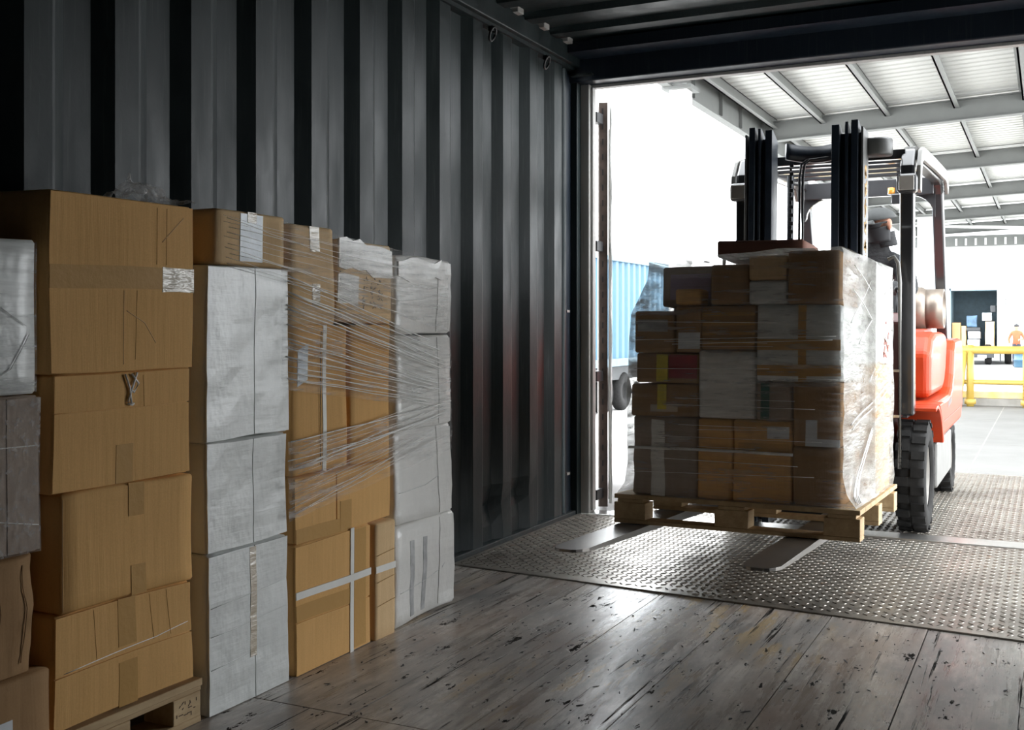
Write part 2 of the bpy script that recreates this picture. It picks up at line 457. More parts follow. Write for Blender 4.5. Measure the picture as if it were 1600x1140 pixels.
# right, back
SD0, SD1, SDZ = 4.45, 5.75, 1.6      # unseen side opening added to the right-hand wall to light the boxes
mb = sheet(corrugation(YB, SD0 - .06, 4.036), lambda a, d: (CW + d, a, 0), lambda a, d: (CW + d, a, 2.56), 0)
m9 = sheet(corrugation(SD0, 5.62, 4.036), lambda a, d: (CW + d, a, SDZ + .06), lambda a, d: (CW + d, a, 2.56), 0); mb.add(m9.v, m9.f)
wr = struct('wall_right', mb, 'container_paint', fix=False)
md = wr.modifiers.new('thick', 'SOLIDIFY'); md.thickness = .004; md.offset = -1
MB().box(CW - .045, CW + .06, YB, 5.80, 2.555, 2.66).build('top_rail', 'container_paint', wr)
MB().box(CW + .02, CW + .045, 5.615, 5.80, SDZ, 2.56).build('end_panel', 'container_header', wr)
MB().box(CW - .02, CW + .06, SD0 - .08, SD0, 0, 2.56).build('door_post', 'container_header', wr)
MB().box(CW - .02, CW + .06, SD0, 5.8, SDZ, SDZ + .08).build('added_door_head', 'container_header', wr)  # frame of the side opening added for daylight
d2 = thing('added_side_door', None, None, (CW + .12, SD0 - .05, 0)); d2['kind'] = 'structure'  # unseen door leaf, added along with the side opening
MB().box(0, .04, -2.6, 0, .05, SDZ).build('door_leaf', 'container_header', d2)
for z in (.3, 1.1, 1.9): MB().box(-.06, .05, -.04, .06, z - .04, z + .04).build('hinge', 'dark_steel', d2)
mb = sheet(corrugation(-.06, CW + .06, .2), lambda a, d: (a, YB - d, 0), lambda a, d: (a, YB - d, 2.66), 0)
wb = struct('wall_back', mb, 'container_paint', fix=False)
md = wb.modifiers.new('thick', 'SOLIDIFY'); md.thickness = .004; md.offset = 0
# ceiling with ridges across
CP = []
e = 5.41; ys = []
while e > YB: ys.append(e); e -= .315
prof = [(5.80, 0)]
for e in ys: prof += [(e + .07, 0), (e + .045, -.03), (e - .045, -.03), (e - .07, 0)]
prof += [(YB - .05, 0)]
mb = sheet(prof, lambda a, d: (-.06, a, CZ + .03 + d), lambda a, d: (CW + .06, a, CZ + .03 + d), 0)
ceil = struct('ceiling', mb, 'container_paint', fix=False)
md = ceil.modifiers.new('thick', 'SOLIDIFY'); md.thickness = .004; md.offset = 0
# door header, posts, sill
hd = struct('trim_1', MB().box(-.08, CW + .08, 5.78, 5.95, 2.475, 2.69), 'container_header', bevel=.008)
MB().box(.0, CW, 5.60, 5.79, 2.60, 2.66).build('header_plate', 'container_header', hd)
MB().box(.0, CW, 5.90, 5.955, 2.458, 2.476).build('header_lip', 'post_paint', hd, bevel=.003)
MB().box(.0, .13, 5.74, 5.80, 2.50, 2.512).build('header_gusset', 'container_paint', hd)
pp = struct('trim_2', MB().box(-.08, .068, 5.86, 5.95, 0, 2.475), 'post_paint', bevel=.006)
MB().box(-.05, .018, 5.80, 5.862, 0, 2.475).build('post_return', 'container_paint', pp, bevel=.003)
MB().box(.068, .082, 5.885, 5.93, .02, 2.46).build('post_lip', 'post_paint', pp, bevel=.003)
pr = struct('trim_3', MB().box(CW - .06, CW + .08, 5.80, 5.95, 0, 2.475), 'post_paint', bevel=.006)
struct('trim_4', MB().box(.07, CW - .06, 5.83, 5.955, -.02, .012), 'bare_steel', bevel=.003)

# open door leaf, seen edge-on beyond the left post
door = thing('door_1', None, None, (.058, 6.03, 0)); door['kind'] = 'structure'
da = math.atan2(.929, -.372); dm = Matrix.Rotation(da, 4, 'Z')
leaf = MB()
leaf.box(0, 1.15, -.055, 0, .02, 2.40, dm); leaf.build('door_leaf', 'door_skin', door)
MB().box(-.006, .004, -.055, -.004, .02, 2.40, dm).build('door_edge_rail', 'door_edge', door, bevel=.002)
g = MB(); g.grid(lambda u, v: dm @ Vector((-.012 + .0 * u, -.062 - .016 * u - .004 * math.sin(v * 34), .04 + 2.34 * v)), 1, 60)
go = g.build('gasket', 'roof_trim', door); md = go.modifiers.new('thick', 'SOLIDIFY'); md.thickness = .006
g = MB(); g.tube([dm @ Vector((.03 + .006 * math.sin(i), -.07, .06 + i * .115)) for i in range(20)], .011, 6); g.build('gasket_bead', 'roof_trim', door)
for z in (2.30, 1.55, .79, .10):
    MB().box(-.02, .028, -.09, .01, z - .03, z + .03).build('hinge', 'dark_steel', door, bevel=.003)
for i in range(26):
    MB().box(-.009, -.005, -.030, -.022, .08 + i * .09, .115 + i * .09, dm).build('rivet_slot', 'rubber', door)

# floor: slab with separate boards
floor = struct('floor', MB().box(-.03, CW + .03, YB, 5.84, -.09, -.028), 'dark_steel')
BW = .34; yb = [4.5, 2.535, .12, -2.3, -4.0]
pme = {}
for k in range(9):
    x0 = .02 + BW * k; x1 = min(x0 + BW - .004, CW)
    if k == 0: x0 = .014
    for j in range(4):
        y1, y0 = yb[j], yb[j + 1] + .005
        dz = random.uniform(-.0006, .0006)
        mb = MB(); mb.box(x0, x1, y0, y1, -.028, dz)
        mb.build('plank', 'floor_wood', floor)
# debris chips and splinters lying loose on the boards
deb = MB()
for i in range(420):
    x = random.uniform(.45, 2.9); y = random.uniform(1.9, 4.05)
    a = random.gauss(math.pi / 2, .45); L = random.uniform(.003, .012) * (2.2 if random.random() < .10 else 1); wd = random.uniform(.0015, .0035)
    M = Matrix.Translation((x, y, .0006)) @ Matrix.Rotation(a, 4, 'Z')
    n_ = 7; pts = [(L * math.cos(k * 6.283 / n_) * random.uniform(.6, 1.1), wd * math.sin(k * 6.283 / n_) * random.uniform(.5, 1.2)) for k in range(n_)]
    deb.prism(pts, 0, random.uniform(.0008, .002), 'z', M)
o = deb.build('wood_chips', 'ink', None); tag(o, 'dark wood chips and splinters scattered over the worn plank floor', 'debris', kind='stuff')

def treads(x0, x1, y0, y1, z, pitch, skew=lambda x: 0):
    mb = MB(); nx = int((x1 - x0) / pitch); ny = int((y1 - y0) / pitch)
    L, W, H = pitch * .50, pitch * .16, .0027
    for i in range(nx):
        for j in range(ny):
            cx = x0 + (i + .5) * pitch; cy = y0 + (j + .5) * pitch + skew(cx)
            a = math.pi / 4 if (i + j) % 2 else -math.pi / 4
            c, s_ = math.cos(a), math.sin(a)
            def q(u, v, h): return (cx + u * c - v * s_, cy + u * s_ + v * c, z + h)
            mb.add([q(-L, 0, 0), q(0, -W, 0), q(L, 0, 0), q(0, W, 0), q(-L * .6, 0, H), q(L * .6, 0, H)],
                   [(0, 1, 5, 4), (1, 2, 5), (2, 3, 4, 5), (3, 0, 4)])
    return mb
# steel treadplate on the last stretch of floor (its front edge lies a little askew)
plate = MB(); plate.prism([(.012, 4.34), (CW - .01, 4.075), (CW - .01, 5.835), (.012, 5.835)], -.002, .006, 'z')
fp = struct('floor_plate', plate, 'tread_steel', bevel=.002, seg=1)
tag(fp, 'raised-tread steel plate on the container floor by the doorway')
sk = lambda x: .015 - (x - .012) * .0855 * .0
t = MB()
t = treads(.03, CW - .03, 4.36, 5.82, .006, .033)
t2 = treads(.03, CW - .03, 4.10, 4.36, .006, .033)
# keep only treads inside the slanted edge
def inside(y, x): return y > 4.36 - (x) * .0858 + .02
t3 = MB()
for f0 in range(0, len(t2.v), 6):
    cx = sum(p[0] for p in t2.v[f0:f0 + 6]) / 6; cy = sum(p[1] for p in t2.v[f0:f0 + 6]) / 6
    if inside(cy, cx): t3.add(t2.v[f0:f0 + 6], [(0, 1, 5, 4), (1, 2, 5), (2, 3, 4, 5), (3, 0, 4)])
t.add(t3.v, t3.f)
t.build('raised_tread', 'tread_steel', fp, stuff=True, fix=False)

# ------------------------------------------------------------------ the dock outside
XO = CAM.x
dock = struct('ground_dock', MB().box(XO - 3.8, XO + 5.0, 5.97, 16.5, -1.2, -.004), 'concrete')
for y in (11.0, 13.8): MB().box(XO - 3.8, XO + 5.0, y, y + .012, -.02, -.0032).build('joint', 'concrete_dark', dock)
for x in (XO - .55, XO + 2.5): MB().box(x, x + .012, 8.72, 16.4, -.02, -.0031).build('joint', 'concrete_dark', dock)
struct('ground', MB().box(-90, 90, -30, 140, -1.4, -1.2), 'asphalt')
lev = thing('dock_leveler', 'ridged steel dock leveller plate under the orange forklift', 'dock plate', (0, 0, 0))
MB().box(.16, 2.85, 5.965, 8.69, -.004, .006).build('plate', 'tread_steel', lev, bevel=.002, seg=1)
MB().box(.16, 2.85, 5.962, 6.00, .006, .009).build('hinge_strip', 'bare_steel', lev)
treads(.18, 2.83, 6.03, 8.66, .006, .035).build('raised_tread', 'tread_steel', lev, stuff=True, fix=False)

# canopy roof over the dock
RZ = 3.53; PITCH = math.tan(R(2.2))
def rz(x): return RZ + (x - (XO - 3.3)) * PITCH
roof = thing('roof', None, None, (0, 0, 0)); roof['kind'] = 'structure'
RX0, RX1 = XO - 3.45, XO + 4.6
raf = [10.3, 14.6, 19.0, 23.3, 27.6, 31.6]
for y in raf:
    m_ = MB()
    m_.prism([(RX0, rz(RX0)), (RX1, rz(RX1)), (RX1, rz(RX1) + .26), (RX0, rz(RX0) + .26)], y - .012, y + .012, 'y')
    for dz in (0, .25): m_.prism([(RX0, rz(RX0) + dz), (RX1, rz(RX1) + dz), (RX1, rz(RX1) + dz + .012), (RX0, rz(RX0) + dz + .012)], y - .07, y + .07, 'y')
    m_.build('rafter', 'roof_steel', roof)
px_ = [XO - 3.28, XO - 2.66, XO - 1.86, XO - 1.05, XO - .28, XO + .5, XO + 1.3, XO + 2.1, XO + 2.9, XO + 3.7, XO + 4.4]
for x in px_:
    z = rz(x) + .262
    m_ = MB(); m_.box(x - .01, x + .01, 8.2, 31.7, z - .10, z + .05); m_.box(x - .01, x + .06, 8.2, 31.7, z - .10, z - .085); m_.box(x - .05, x + .01, 8.2, 31.7, z + .04, z + .05)
    m_.build('purlin', 'roof_steel', roof)
m_ = MB(); m_.box(RX0 - .01, RX0 + .01, 8.2, 31.7, rz(RX0) - .02, rz(RX0) + .36); m_.box(RX0 - .05, RX0 + .05, 8.2, 31.7, rz(RX0) - .03, rz(RX0) - .015)
m_.build('edge_beam', 'roof_steel', roof)
for y in (9.4, 11.4, 12.5, 13.4): MB().box(RX0 + .01, RX0 + .05, y - .006, y + .006, rz(RX0), rz(RX0) + .35).build('stiffener', 'roof_steel', roof)
def rsheet(y0, y1, mat, name, z_off=.315, x0=RX0 - .3, x1=RX1):
    prof = []; y = y0
    while y < y1 - .01:
        prof += [(y, 0), (min(y + .12, y1), 0), (min(y + .14, y1), .025), (min(y + .18, y1), .025), (min(y + .20, y1), 0)]; y += .2
    m2 = sheet(prof, lambda a, d: (x0, a, rz(x0) + z_off + d), lambda a, d: (x1, a, rz(x1) + z_off + d), 0)
    o = m2.build(name, mat, roof, fix=False)
    md = o.modifiers.new('thick', 'SOLIDIFY'); md.thickness = .003; md.offset = 0
edges = [7.9] + raf
for i in range(len(raf)):
    a, b_ = edges[i], edges[i + 1]
    if i == 0: rsheet(a, b_ + .32, 'roof_sheet', 'roof_sheet')
    else:
        rsheet(a + .34, a + 1.0, 'skylight_sheet', 'skylight_sheet'); rsheet(a + 1.02, b_ + .32, 'roof_sheet', 'roof_sheet')
# end fascia, lattice tie and gutter at the far end
MB().box(RX0, RX1, 31.7, 31.78, 2.75, 3.25).build('fascia', 'roof_trim', roof)
MB().box(RX0, RX1, 31.5, 31.7, 3.22, 3.5).build('end_beam', 'roof_steel', roof)
for i in range(26):
    x = RX0 + 1.2 + i * .24; MB().box(x, x + .05, 31.46, 31.5, 3.24, 3.42).build('lattice_bar', 'roof_trim', roof)
MB().tube([(XO - 2.4, 27.6, 3.45), (XO + .2, 29.0, 3.40), (RX1, 29.6, 3.75)], .04, 6).build('tie_rod', 'roof_trim', roof)
# columns
for i, (x, y, wd) in enumerate(((XO - 3.36, 10.75, .19), (XO - 2.45, 26.0, .36))):
    m_ = MB(); m_.box(x - wd / 2, x + wd / 2, y - wd / 2, y + wd / 2, -1.2 if y > 16 else -.004, rz(x) - .0)
    c_ = struct('column', m_, 'white_wall', bevel=.01)
    MB().box(x - wd * .8, x + wd * .8, y - wd * .8, y + wd * .8, rz(x) - .06, rz(x) - .02).build('cap_plate', 'roof_steel', c_)

# yellow railing with kerb along the far edge of the dock
YR = 16.1
rl = thing('safety_railing', 'yellow tubular safety railing along the far edge of the dock', 'railing', (XO, YR, 0))
MB().tube([(-3.7, 0, .765), (4.9, 0, .765)], .055, 10).build('top_rail', 'yellow_steel', rl)
MB().tube([(-3.7, 0, .33), (4.9, 0, .33)], .032, 10).build('mid_rail', 'yellow_steel', rl)
for px in (1410, 1516, 1604, 1700):
    p = at(px, 600, y=YR); x = p.x - XO
    MB().tube([(x, 0, 0), (x, 0, .83)], .05, 10).build('post', 'yellow_steel', rl)
    MB().tube([(x, 0, .03), (x, 0, .10)], .075, 10).build('post_foot', 'yellow_steel', rl)
for px in (1501,):
    p = at(px, 600, y=YR); x = p.x - XO
    MB().tube([(x - .02, -.1, 0), (x + .05, -.02, .74)], .038, 8).build('brace', 'yellow_steel', rl)
    MB().tube([(x - .12, .1, .10), (x - .10, 0, .74)], .038, 8).build('brace', 'yellow_steel', rl)
kb = thing('wheel_kerb', 'low concrete kerb with worn yellow paint behind the yellow railing', 'kerb', (XO, YR + .28, 0))
MB().box(-3.7, 4.9, -.10, .10, -.004, .10).build('kerb_body', 'concrete_dark', kb, bevel=.01)
MB().box(-3.7, 4.9, -.102, .102, .10, .19).build('painted_top', 'yellow_worn', kb, bevel=.01)
# ------------------------------------------------------------------ cartons
def axis_pts(h, n):
    e = min(.007, h * .2)
    return [-h, -h + e] + [-h + e + (2 * h - 2 * e) * i / n for i in range(1, n)] + [h - e, h]
def warp(p, seed, amp):
    q = Vector((p.x * 3.2 + seed * 11.3, p.y * 3.2 - seed * 5.1, p.z * 3.2 + seed * 3.7))
    return p + noise.noise_vector(q) * amp
class Carton:
    """origin at the base centre; front face at local +x; y is the width seen from the front, z up"""
    def __init__(s, name, label, cat, dims, loc, rot=(0, 0, 0), mat='cardboard', seed=0, amp=.007, group=None, round_=.0035, crumple=0, taper=0, M=None):
        s.d, s.wd, s.h = dims; s.seed = seed; s.amp = amp; s.taper = taper; s.crumple = crumple
        s.root = thing(name, label, cat, loc, rot, group)
        if M is not None: s.root.matrix_world = M
        X, Y, Z = axis_pts(s.d / 2, 4), axis_pts(s.wd / 2, 9), axis_pts(s.h / 2, 9)
        mb = MB()
        def pt(x, y, z):
            hx, hy, hz = s.d / 2, s.wd / 2, s.h / 2
            ex, ey, ez = abs(abs(x) - hx) < 1e-6, abs(abs(y) - hy) < 1e-6, abs(abs(z) - hz) < 1e-6
            k = ex + ey + ez
            sx, sy, sz = [math.copysign(1, t) for t in (x, y, z)]
            r = round_ * (1 if k == 2 else 1.6)
            if k >= 2:
                if ex: x -= sx * r
                if ey: y -= sy * r
                if ez: z -= sz * r
            return s.w(Vector((x, y, z + s.h / 2)))
        for (A, B, f) in ((Y, Z, lambda a, b: [(s.d / 2, a, b), (-s.d / 2, a, b)]), (X, Z, lambda a, b: [(a, s.wd / 2, b), (a, -s.wd / 2, b)]), (X, Y, lambda a, b: [(a, b, s.h / 2), (a, b, -s.h / 2)])):
            for side in (0, 1):
                na, nb = len(A), len(B)
                vs = [pt(*f(a, b)[side]) for b in B for a in A]
                mb.add(vs, [(j * na + i, j * na + i + 1, (j + 1) * na + i + 1, (j + 1) * na + i) for j in range(nb - 1) for i in range(na - 1)], True)
        s.body = mb.build('body', mat, s.root)
        try: s.body.data.set_sharp_from_angle(angle=R(50))
        except Exception: pass
    def w(s, p):
        q = warp(p, s.seed, s.amp)
        if s.crumple: q = q + noise.noise_vector(Vector((p.x * 9 + s.seed, p.y * 9, p.z * 14))) * s.crumple
        if s.taper: q.y *= 1 - s.taper * (p.z / s.h)
        q.z = max(q.z, p.z - .004) if p.z < .01 else q.z
        return q
    def plate(s, name, y0, y1, z0, z1, mat, th=.003, off=0, parent=None, label=None, jag=0, slant=0):
        """a thin sheet on the front face; y, z in local metres (z from the base); slant = rise of z over the width"""
        ny = max(1, int((y1 - y0) / .04)); nz = max(1, int((z1 - z0) / .04)); mb = MB()
        x0, x1 = s.d / 2 + off - .002, s.d / 2 + off + th
        def P(x, u, v):
            z = z0 + (z1 - z0) * v + slant * (u - .5)
            if jag and v in (0, 1): z += random.uniform(-jag, jag)
            return s.w(Vector((x, y0 + (y1 - y0) * u, z)))
        cache = {}
        def C(i, j, k):
            if (i, j) not in cache:
                st = random.getstate(); cache[(i, j)] = random.random(); 
            random.seed(cache[(i, j)]); return P((x0, x1)[k], i / ny, j / nz)
        st = random.getstate()
        vs = [C(i, j, k) for k in (0, 1) for j in range(nz + 1) for i in range(ny + 1)]
        random.setstate(st); random.random()
        n1 = (ny + 1) * (nz + 1); idx = lambda i, j, k: k * n1 + j * (ny + 1) + i
        fs = []
        for j in range(nz):
            for i in range(ny):
                fs.append((idx(i, j, 1), idx(i + 1, j, 1), idx(i + 1, j + 1, 1), idx(i, j + 1, 1)))
        for i in range(ny):
            fs.append((idx(i, 0, 0), idx(i + 1, 0, 0), idx(i + 1, 0, 1), idx(i, 0, 1))); fs.append((idx(i, nz, 1), idx(i + 1, nz, 1), idx(i + 1, nz, 0), idx(i, nz, 0)))
        for j in range(nz):
            fs.append((idx(0, j, 1), idx(0, j + 1, 1), idx(0, j + 1, 0), idx(0, j, 0))); fs.append((idx(ny, j, 0), idx(ny, j + 1, 0), idx(ny, j + 1, 1), idx(ny, j, 1)))
        mb.add(vs, fs)
        return mb.build(name, mat, parent or s.root, label=label, fix=True)
    def flaps_v(s, frac, mat, gap=.004, th=.0035):
        ys = -s.wd / 2 + s.wd * frac
        s.plate('flap', -s.wd / 2 + .003, ys - gap / 2, .004, s.h - .004, mat, th)
        s.plate('flap', ys + gap / 2, s.wd / 2 - .003, .004, s.h - .004, mat, th)
    def flaps_h(s, z, mat, gap=.004, th=.0035):
        s.plate('flap', -s.wd / 2 + .003, s.wd / 2 - .003, .004, z - gap / 2, mat, th)
        s.plate('flap', -s.wd / 2 + .003, s.wd / 2 - .003, z + gap / 2, s.h - .004, mat, th)
    def crease(s, pts, r=.0008, mat='crease_shade', off=.0036, name='crease'):
        P = []
        for (a, b), (c, d) in zip(pts[:-1], pts[1:]):
            for i in range(6): P.append((a + (c - a) * i / 6, b + (d - b) * i / 6))
        P.append(pts[-1])
        MB().tube([s.w(Vector((s.d / 2 + off, y, z))) for y, z in P], min(r, .0012) if mat != 'cardboard_dark' or r < .003 else r * .6, 5).build(name, mat, s.root)
    def marks(s, y0, y1, z0, z1, n, mat, parent, off=.003, seed=1, ln=(.3, .9), wd=.0022):
        """small print strokes joined as one printed mark"""
        rnd = random.Random(seed); mb = MB()
        for i in range(n):
            y = rnd.uniform(y0, y1); z = rnd.uniform(z0, z1); L = (y1 - y0) * rnd.uniform(*ln) * .25
            x = s.d / 2 + off
            c = s.w(Vector((x, y, z)))
            M = Matrix.Translation(c) @ Matrix.Rotation(rnd.choice((0, 0, math.pi / 2, .6, -.6)), 4, 'X')
            mb.box(-.001, .001, -L, L, -wd / 2, wd / 2, M)
        return mb.build('print_mark', mat, parent, stuff=True)

XF = .355; XBK = .03
def BF(px, py):
    p = at(px, py, x=XF); return p.y, p.z
def stack(name, label, y0, y1, z0, z1, mat='cardboard', seed=0, dx=0, cat='box', **kw):
    d = XF + dx - XBK
    return Carton(name, label, cat, (d, y1 - y0, z1 - z0), (XBK + d / 2, (y0 + y1) / 2, z0), (0, 0, 0), mat, seed, **kw)
CB = 'cardboard_box'; WB = 'wrapped_box'
GB, GW = 'cardboard boxes stacked along the left wall', 'white wrapped boxes stacked along the left wall'

# --- leftmost column, cut by the frame; light falloff put into its lower boxes' darker board
a = stack(CB, 'brown box with white paper label at the bottom of the leftmost stack', 1.34, 1.815, 0, .288, 'cardboard_dark', seed=1, dx=.012, group=GB)
lb = a.plate('label', .02, .128, .05, .20, 'paper_label', .0012, .0005); a.marks(.03, .115, .09, .17, 12, 'ink', lb, .0025, 4)
a = stack(CB, 'dark crumpled brown box above the labelled one in the leftmost stack', 1.34, 1.775, .289, .560, 'cardboard_dark', 2, crumple=.012, group=GB)
for yy in (.12, .19): a.crease([(yy, .03), (yy + .004, .15), (yy - .004, .25)], .0012, 'cardboard_dark', .002)
a = stack(WB, 'film-wrapped brown box under the white box of the leftmost stack', 1.34, 1.79, .562, .922, 'cardboard_grey', 3, amp=.01, group=GB)
a.flaps_v(.80, 'cardboard_grey'); a.crease([(-.2, .10), (.1, .085), (.22, .06)], .006, 'film_strand'); a.crease([(.10, .25), (.22, .245)], .004, 'film_strand')
fl = a.plate('film_wrap', -.22, .222, .0, .355, 'film_front', .002, .006)
a = stack(WB, 'white wrapped box on top of the leftmost stack, cut by the picture edge', 1.34, 1.785, .926, 1.276, 'white_box', 4, amp=.008, group=GW)
a.crease([(.06, .01), (.15, .06), (.2, .14)], .003, 'film_strand'); a.crease([(.12, .2), (.19, .16)], .003, 'film_strand')
a.plate('film_wrap', -.22, .216, .005, .345, 'film_stack', .002, .006)

# --- second column: four brown boxes on a pallet
a = stack(CB, 'tall brown box taped across its middle on top of the brown stack', 1.815, 2.292, .968, 1.402, seed=5, group=GB)
a.flaps_h(.232, 'cardboard', .005)
a.plate('tape', -.235, .236, .205, .262, 'packing_tape', .0008, .0037); a.plate('clear_tape', .12, .237, .20, .265, 'clear_tape', .001, .0042, jag=.002)
for y in (.10, .135): a.crease([(y, .27), (y + .003, .42)], .0008)
a.crease([(.12, .33), (.20, .40)], .002, 'cardboard_pale'); a.crease([(-.01, .02), (-.008, .2)], .0009, 'cardboard_pale'); a.crease([(.03, .03), (.034, .2)], .0008); a.crease([(.0, .15), (.06, .12), (.10, .07)], .0016, 'cardboard_pale')
a = stack(CB, 'brown box with a knotted white string second from the top of the brown stack', 1.828, 2.284, .684, .966, seed=6, dx=-.004, group=GB)
a.flaps_h(.19, 'cardboard', .003)
a.plate('tape', -.03, .025, .004, .10, 'packing_tape', .0008, .0037)
st = MB(); 
for pts in (((-.01, .275), (.005, .24), (.012, .20)), ((.03, .278), (.012, .235), (.0, .205)), ((.012, .275), (.035, .25), (.02, .228), (.008, .236)), ((.0, .20), (.014, .196), (.02, .2))):
    st.tube([a.w(Vector((a.d / 2 + .008, y, z))) for y, z in pts], .0028, 6)
st.build('string', 'plastic_strap', a.root)
a.crease([(.06, .19), (.055, .27)], .0008)
a = stack(CB, 'brown box with short brown tape at top and bottom in the brown stack', 1.848, 2.292, .397, .682, seed=7, dx=.004, group=GB)
a.plate('tape', -.008, .045, .20, .285, 'packing_tape', .001, .0005); a.plate('tape', -.004, .046, .0, .075, 'packing_tape', .001, .0005)
a.crease([(-.218, .01), (-.219, .275)], .004, 'cardboard_pale')
a = stack(CB, 'sagging brown box at the bottom of the brown stack, resting on the pallet', 1.832, 2.292, .122, .396, seed=8, dx=-.002, amp=.012, group=GB)
a.flaps_h(.13, 'cardboard', .004); a.crease([(-.2, .135), (.1, .145), (.215, .16)], .0025, 'film_strand', .003)
a.plate('tape', -.03, .03, .15, .272, 'packing_tape', .0008, .0037); a.plate('tape', -.03, .03, .0, .11, 'packing_tape', .0008, .0037)
for y in (-.10, .09, .15): a.crease([(y, .14), (y - .01, .265)], .0008)

# pallet below the brown stack
pt = thing('wooden_pallet', 'small wooden pallet with stamped block under the brown box stack', 'pallet', (.2, 2.06, 0))
def bx(name, mat, par, *a_, **k): return MB().box(*a_).build(name, mat, par, bevel=k.get('bevel', .002), seg=1, label=k.get('label'))
for i, x in enumerate((-.155, -.02, .115)):
    bx('deck_board', 'pallet_wood', pt, x - .05, x + .05, -.36, .262, .100, .120)
bx('edge_board', 'pallet_wood', pt, .13, .158, -.36, .264, .085, .1005)
for y in (-.31, -.05, .205):
    for x in (-.15, .105):
        blk = bx('block', 'pallet_wood', pt, x - .05, x + .055, y - .05, y + .055, .018, .085)
        if y > .1 and x > 0:
            rnd = random.Random(5); mk = MB()
            for i in range(14):
                yy = rnd.uniform(y - .038, y + .04); zz = rnd.uniform(.032, .072); L = rnd.uniform(.003, .008)
                mk.box(x + .0545, x + .0558, -L, L, -.0012, .0012, Matrix.Translation((0, yy, zz)) @ Matrix.Rotation(rnd.choice((0, 1.57, .7)), 4, 'X'))
            mk.build('stamp', 'brown_ink', blk)
for x in (-.15, .105): bx('bottom_board', 'pallet_wood', pt, x - .05, x + .055, -.36, .262, .0, .018)

# --- third column: small brown box on three white ones
a = stack(WB, 'tall white wrapped box on the floor beside the small pallet', 2.342, 2.70, 0, .447, 'white_box', 9, dx=.006, group=GW, crumple=.003)
a.flaps_v(.56, 'white_box'); a.plate('tape', .0, .028, .12, .44, 'clear_tape', .0008, .0037)
for z in (.13, .22, .30): a.crease([(-.17, z), (.17, z + .012)], .0012, 'white_box', .0036)
a = stack(WB, 'short white wrapped box in the middle of the tall white stack', 2.345, 2.702, .449, .757, 'white_box', 10, dx=.0, group=GW, crumple=.003)
a.flaps_v(.56, 'white_box')
a = stack(WB, 'tallest white wrapped box, directly below the small brown box with blue label', 2.335, 2.70, .760, 1.253, 'white_box', 11, dx=.008, group=GW, crumple=.003)
a.flaps_v(.56, 'white_box')
a = stack(CB, 'small brown box with a pale blue label on top of the white stack', 2.385, 2.695, 1.256, 1.412, 'cardboard_pale', 12, group=GB)
a.plate('label', -.05, .05, .012, .150, 'blue_label', .001, .0005); a.plate('tape', -.02, .02, .125, .156, 'clear_tape', .001, .0016)

# --- fourth column: strapped brown boxes
a = stack(CB, 'wide brown box tied with crossed white straps on the floor', 2.735, 3.15, 0, .408, seed=13, dx=.006, group=GB)
a.plate('flap', -.205, .205, .165, .402, 'cardboard', .003); a.plate('flap', -.205, .205, .004, .161, 'cardboard', .003)
a.plate('tape', -.205, .09, .165, .215, 'packing_tape', .0008, .0032)
a.plate('strap', .085, .105, .0, .408, 'plastic_strap', .0016, .0045); a.plate('strap', -.207, .207, .235, .258, 'plastic_strap', .0016, .0062)
a.plate('tape', .11, .18, .01, .40, 'packing_tape', .0006, .0032)
a = stack(CB, 'narrow brown box standing beside the strapped box on the floor', 3.168, 3.30, 0, .400, 'cardboard_pale', 14, dx=.018, group=GB)
for z in (.12, .2, .29): a.crease([(-.06, z), (.06, z + .01)], .0008)
a.plate('strap', -.066, .066, .232, .254, 'plastic_strap', .0016, .001)
a = stack(CB, 'wide brown box lying directly above the crossed-strap box', 2.735, 3.285, .410, .612, seed=15, group=GB)
a.flaps_v(.40, 'cardboard', .006); a.plate('tape', -.27, .0, .0, .045, 'packing_tape', .0008, .0037); a.plate('tape', -.035, .03, .0, .10, 'packing_tape', .0008, .0042)
a = stack(CB, 'upright brown box with one white strap in the middle of the wrapped stack', 2.735, 3.022, .614, 1.085, seed=16, group=GB)
a.plate('strap', .005, .024, .0, .47, 'plastic_strap', .0016, .0005); a.plate('label', -.12, -.07, .29, .40, 'blue_label', .001, .0005, slant=.02)
a.crease([(-.01, .02), (-.008, .45)], .002, 'ink')
a = stack(CB, 'plain upright brown box right of the box with one white strap', 3.042, 3.288, .614, 1.085, 'cardboard', 17, group=GB)
a = stack(CB, 'small brown box with taped top left of the box with printed characters', 2.722, 2.952, 1.088, 1.398, 'cardboard_pale', 18, group=GB)
a.plate('clear_tape', -.015, .035, .23, .308, 'clear_tape', .001, .0005); a.plate('clear_tape', -.01, .03, .06, .13, 'clear_tape', .001, .0005)
a = stack(WB, 'brown box with printed characters under crumpled white film on top', 2.972, 3.296, 1.092, 1.368, 'cardboard_pale', 19, amp=.012, group=GB)
a.plate('film_wrap', -.16, .16, .17, .272, 'white_box_warm', .004, .001, jag=.012, slant=-.015); a.plate('film_wrap', -.16, -.04, .06, .16, 'white_box_warm', .002, .001, jag=.006)
for k, y in enumerate((.0, .045, .085)): a.marks(y - .014, y + .014, .05, .155, 16, 'faint_ink', a.root, .002, 20 + k, wd=.003)
a.plate('film_wrap', -.155, .158, .0, .27, 'film_stack', .002, .007)

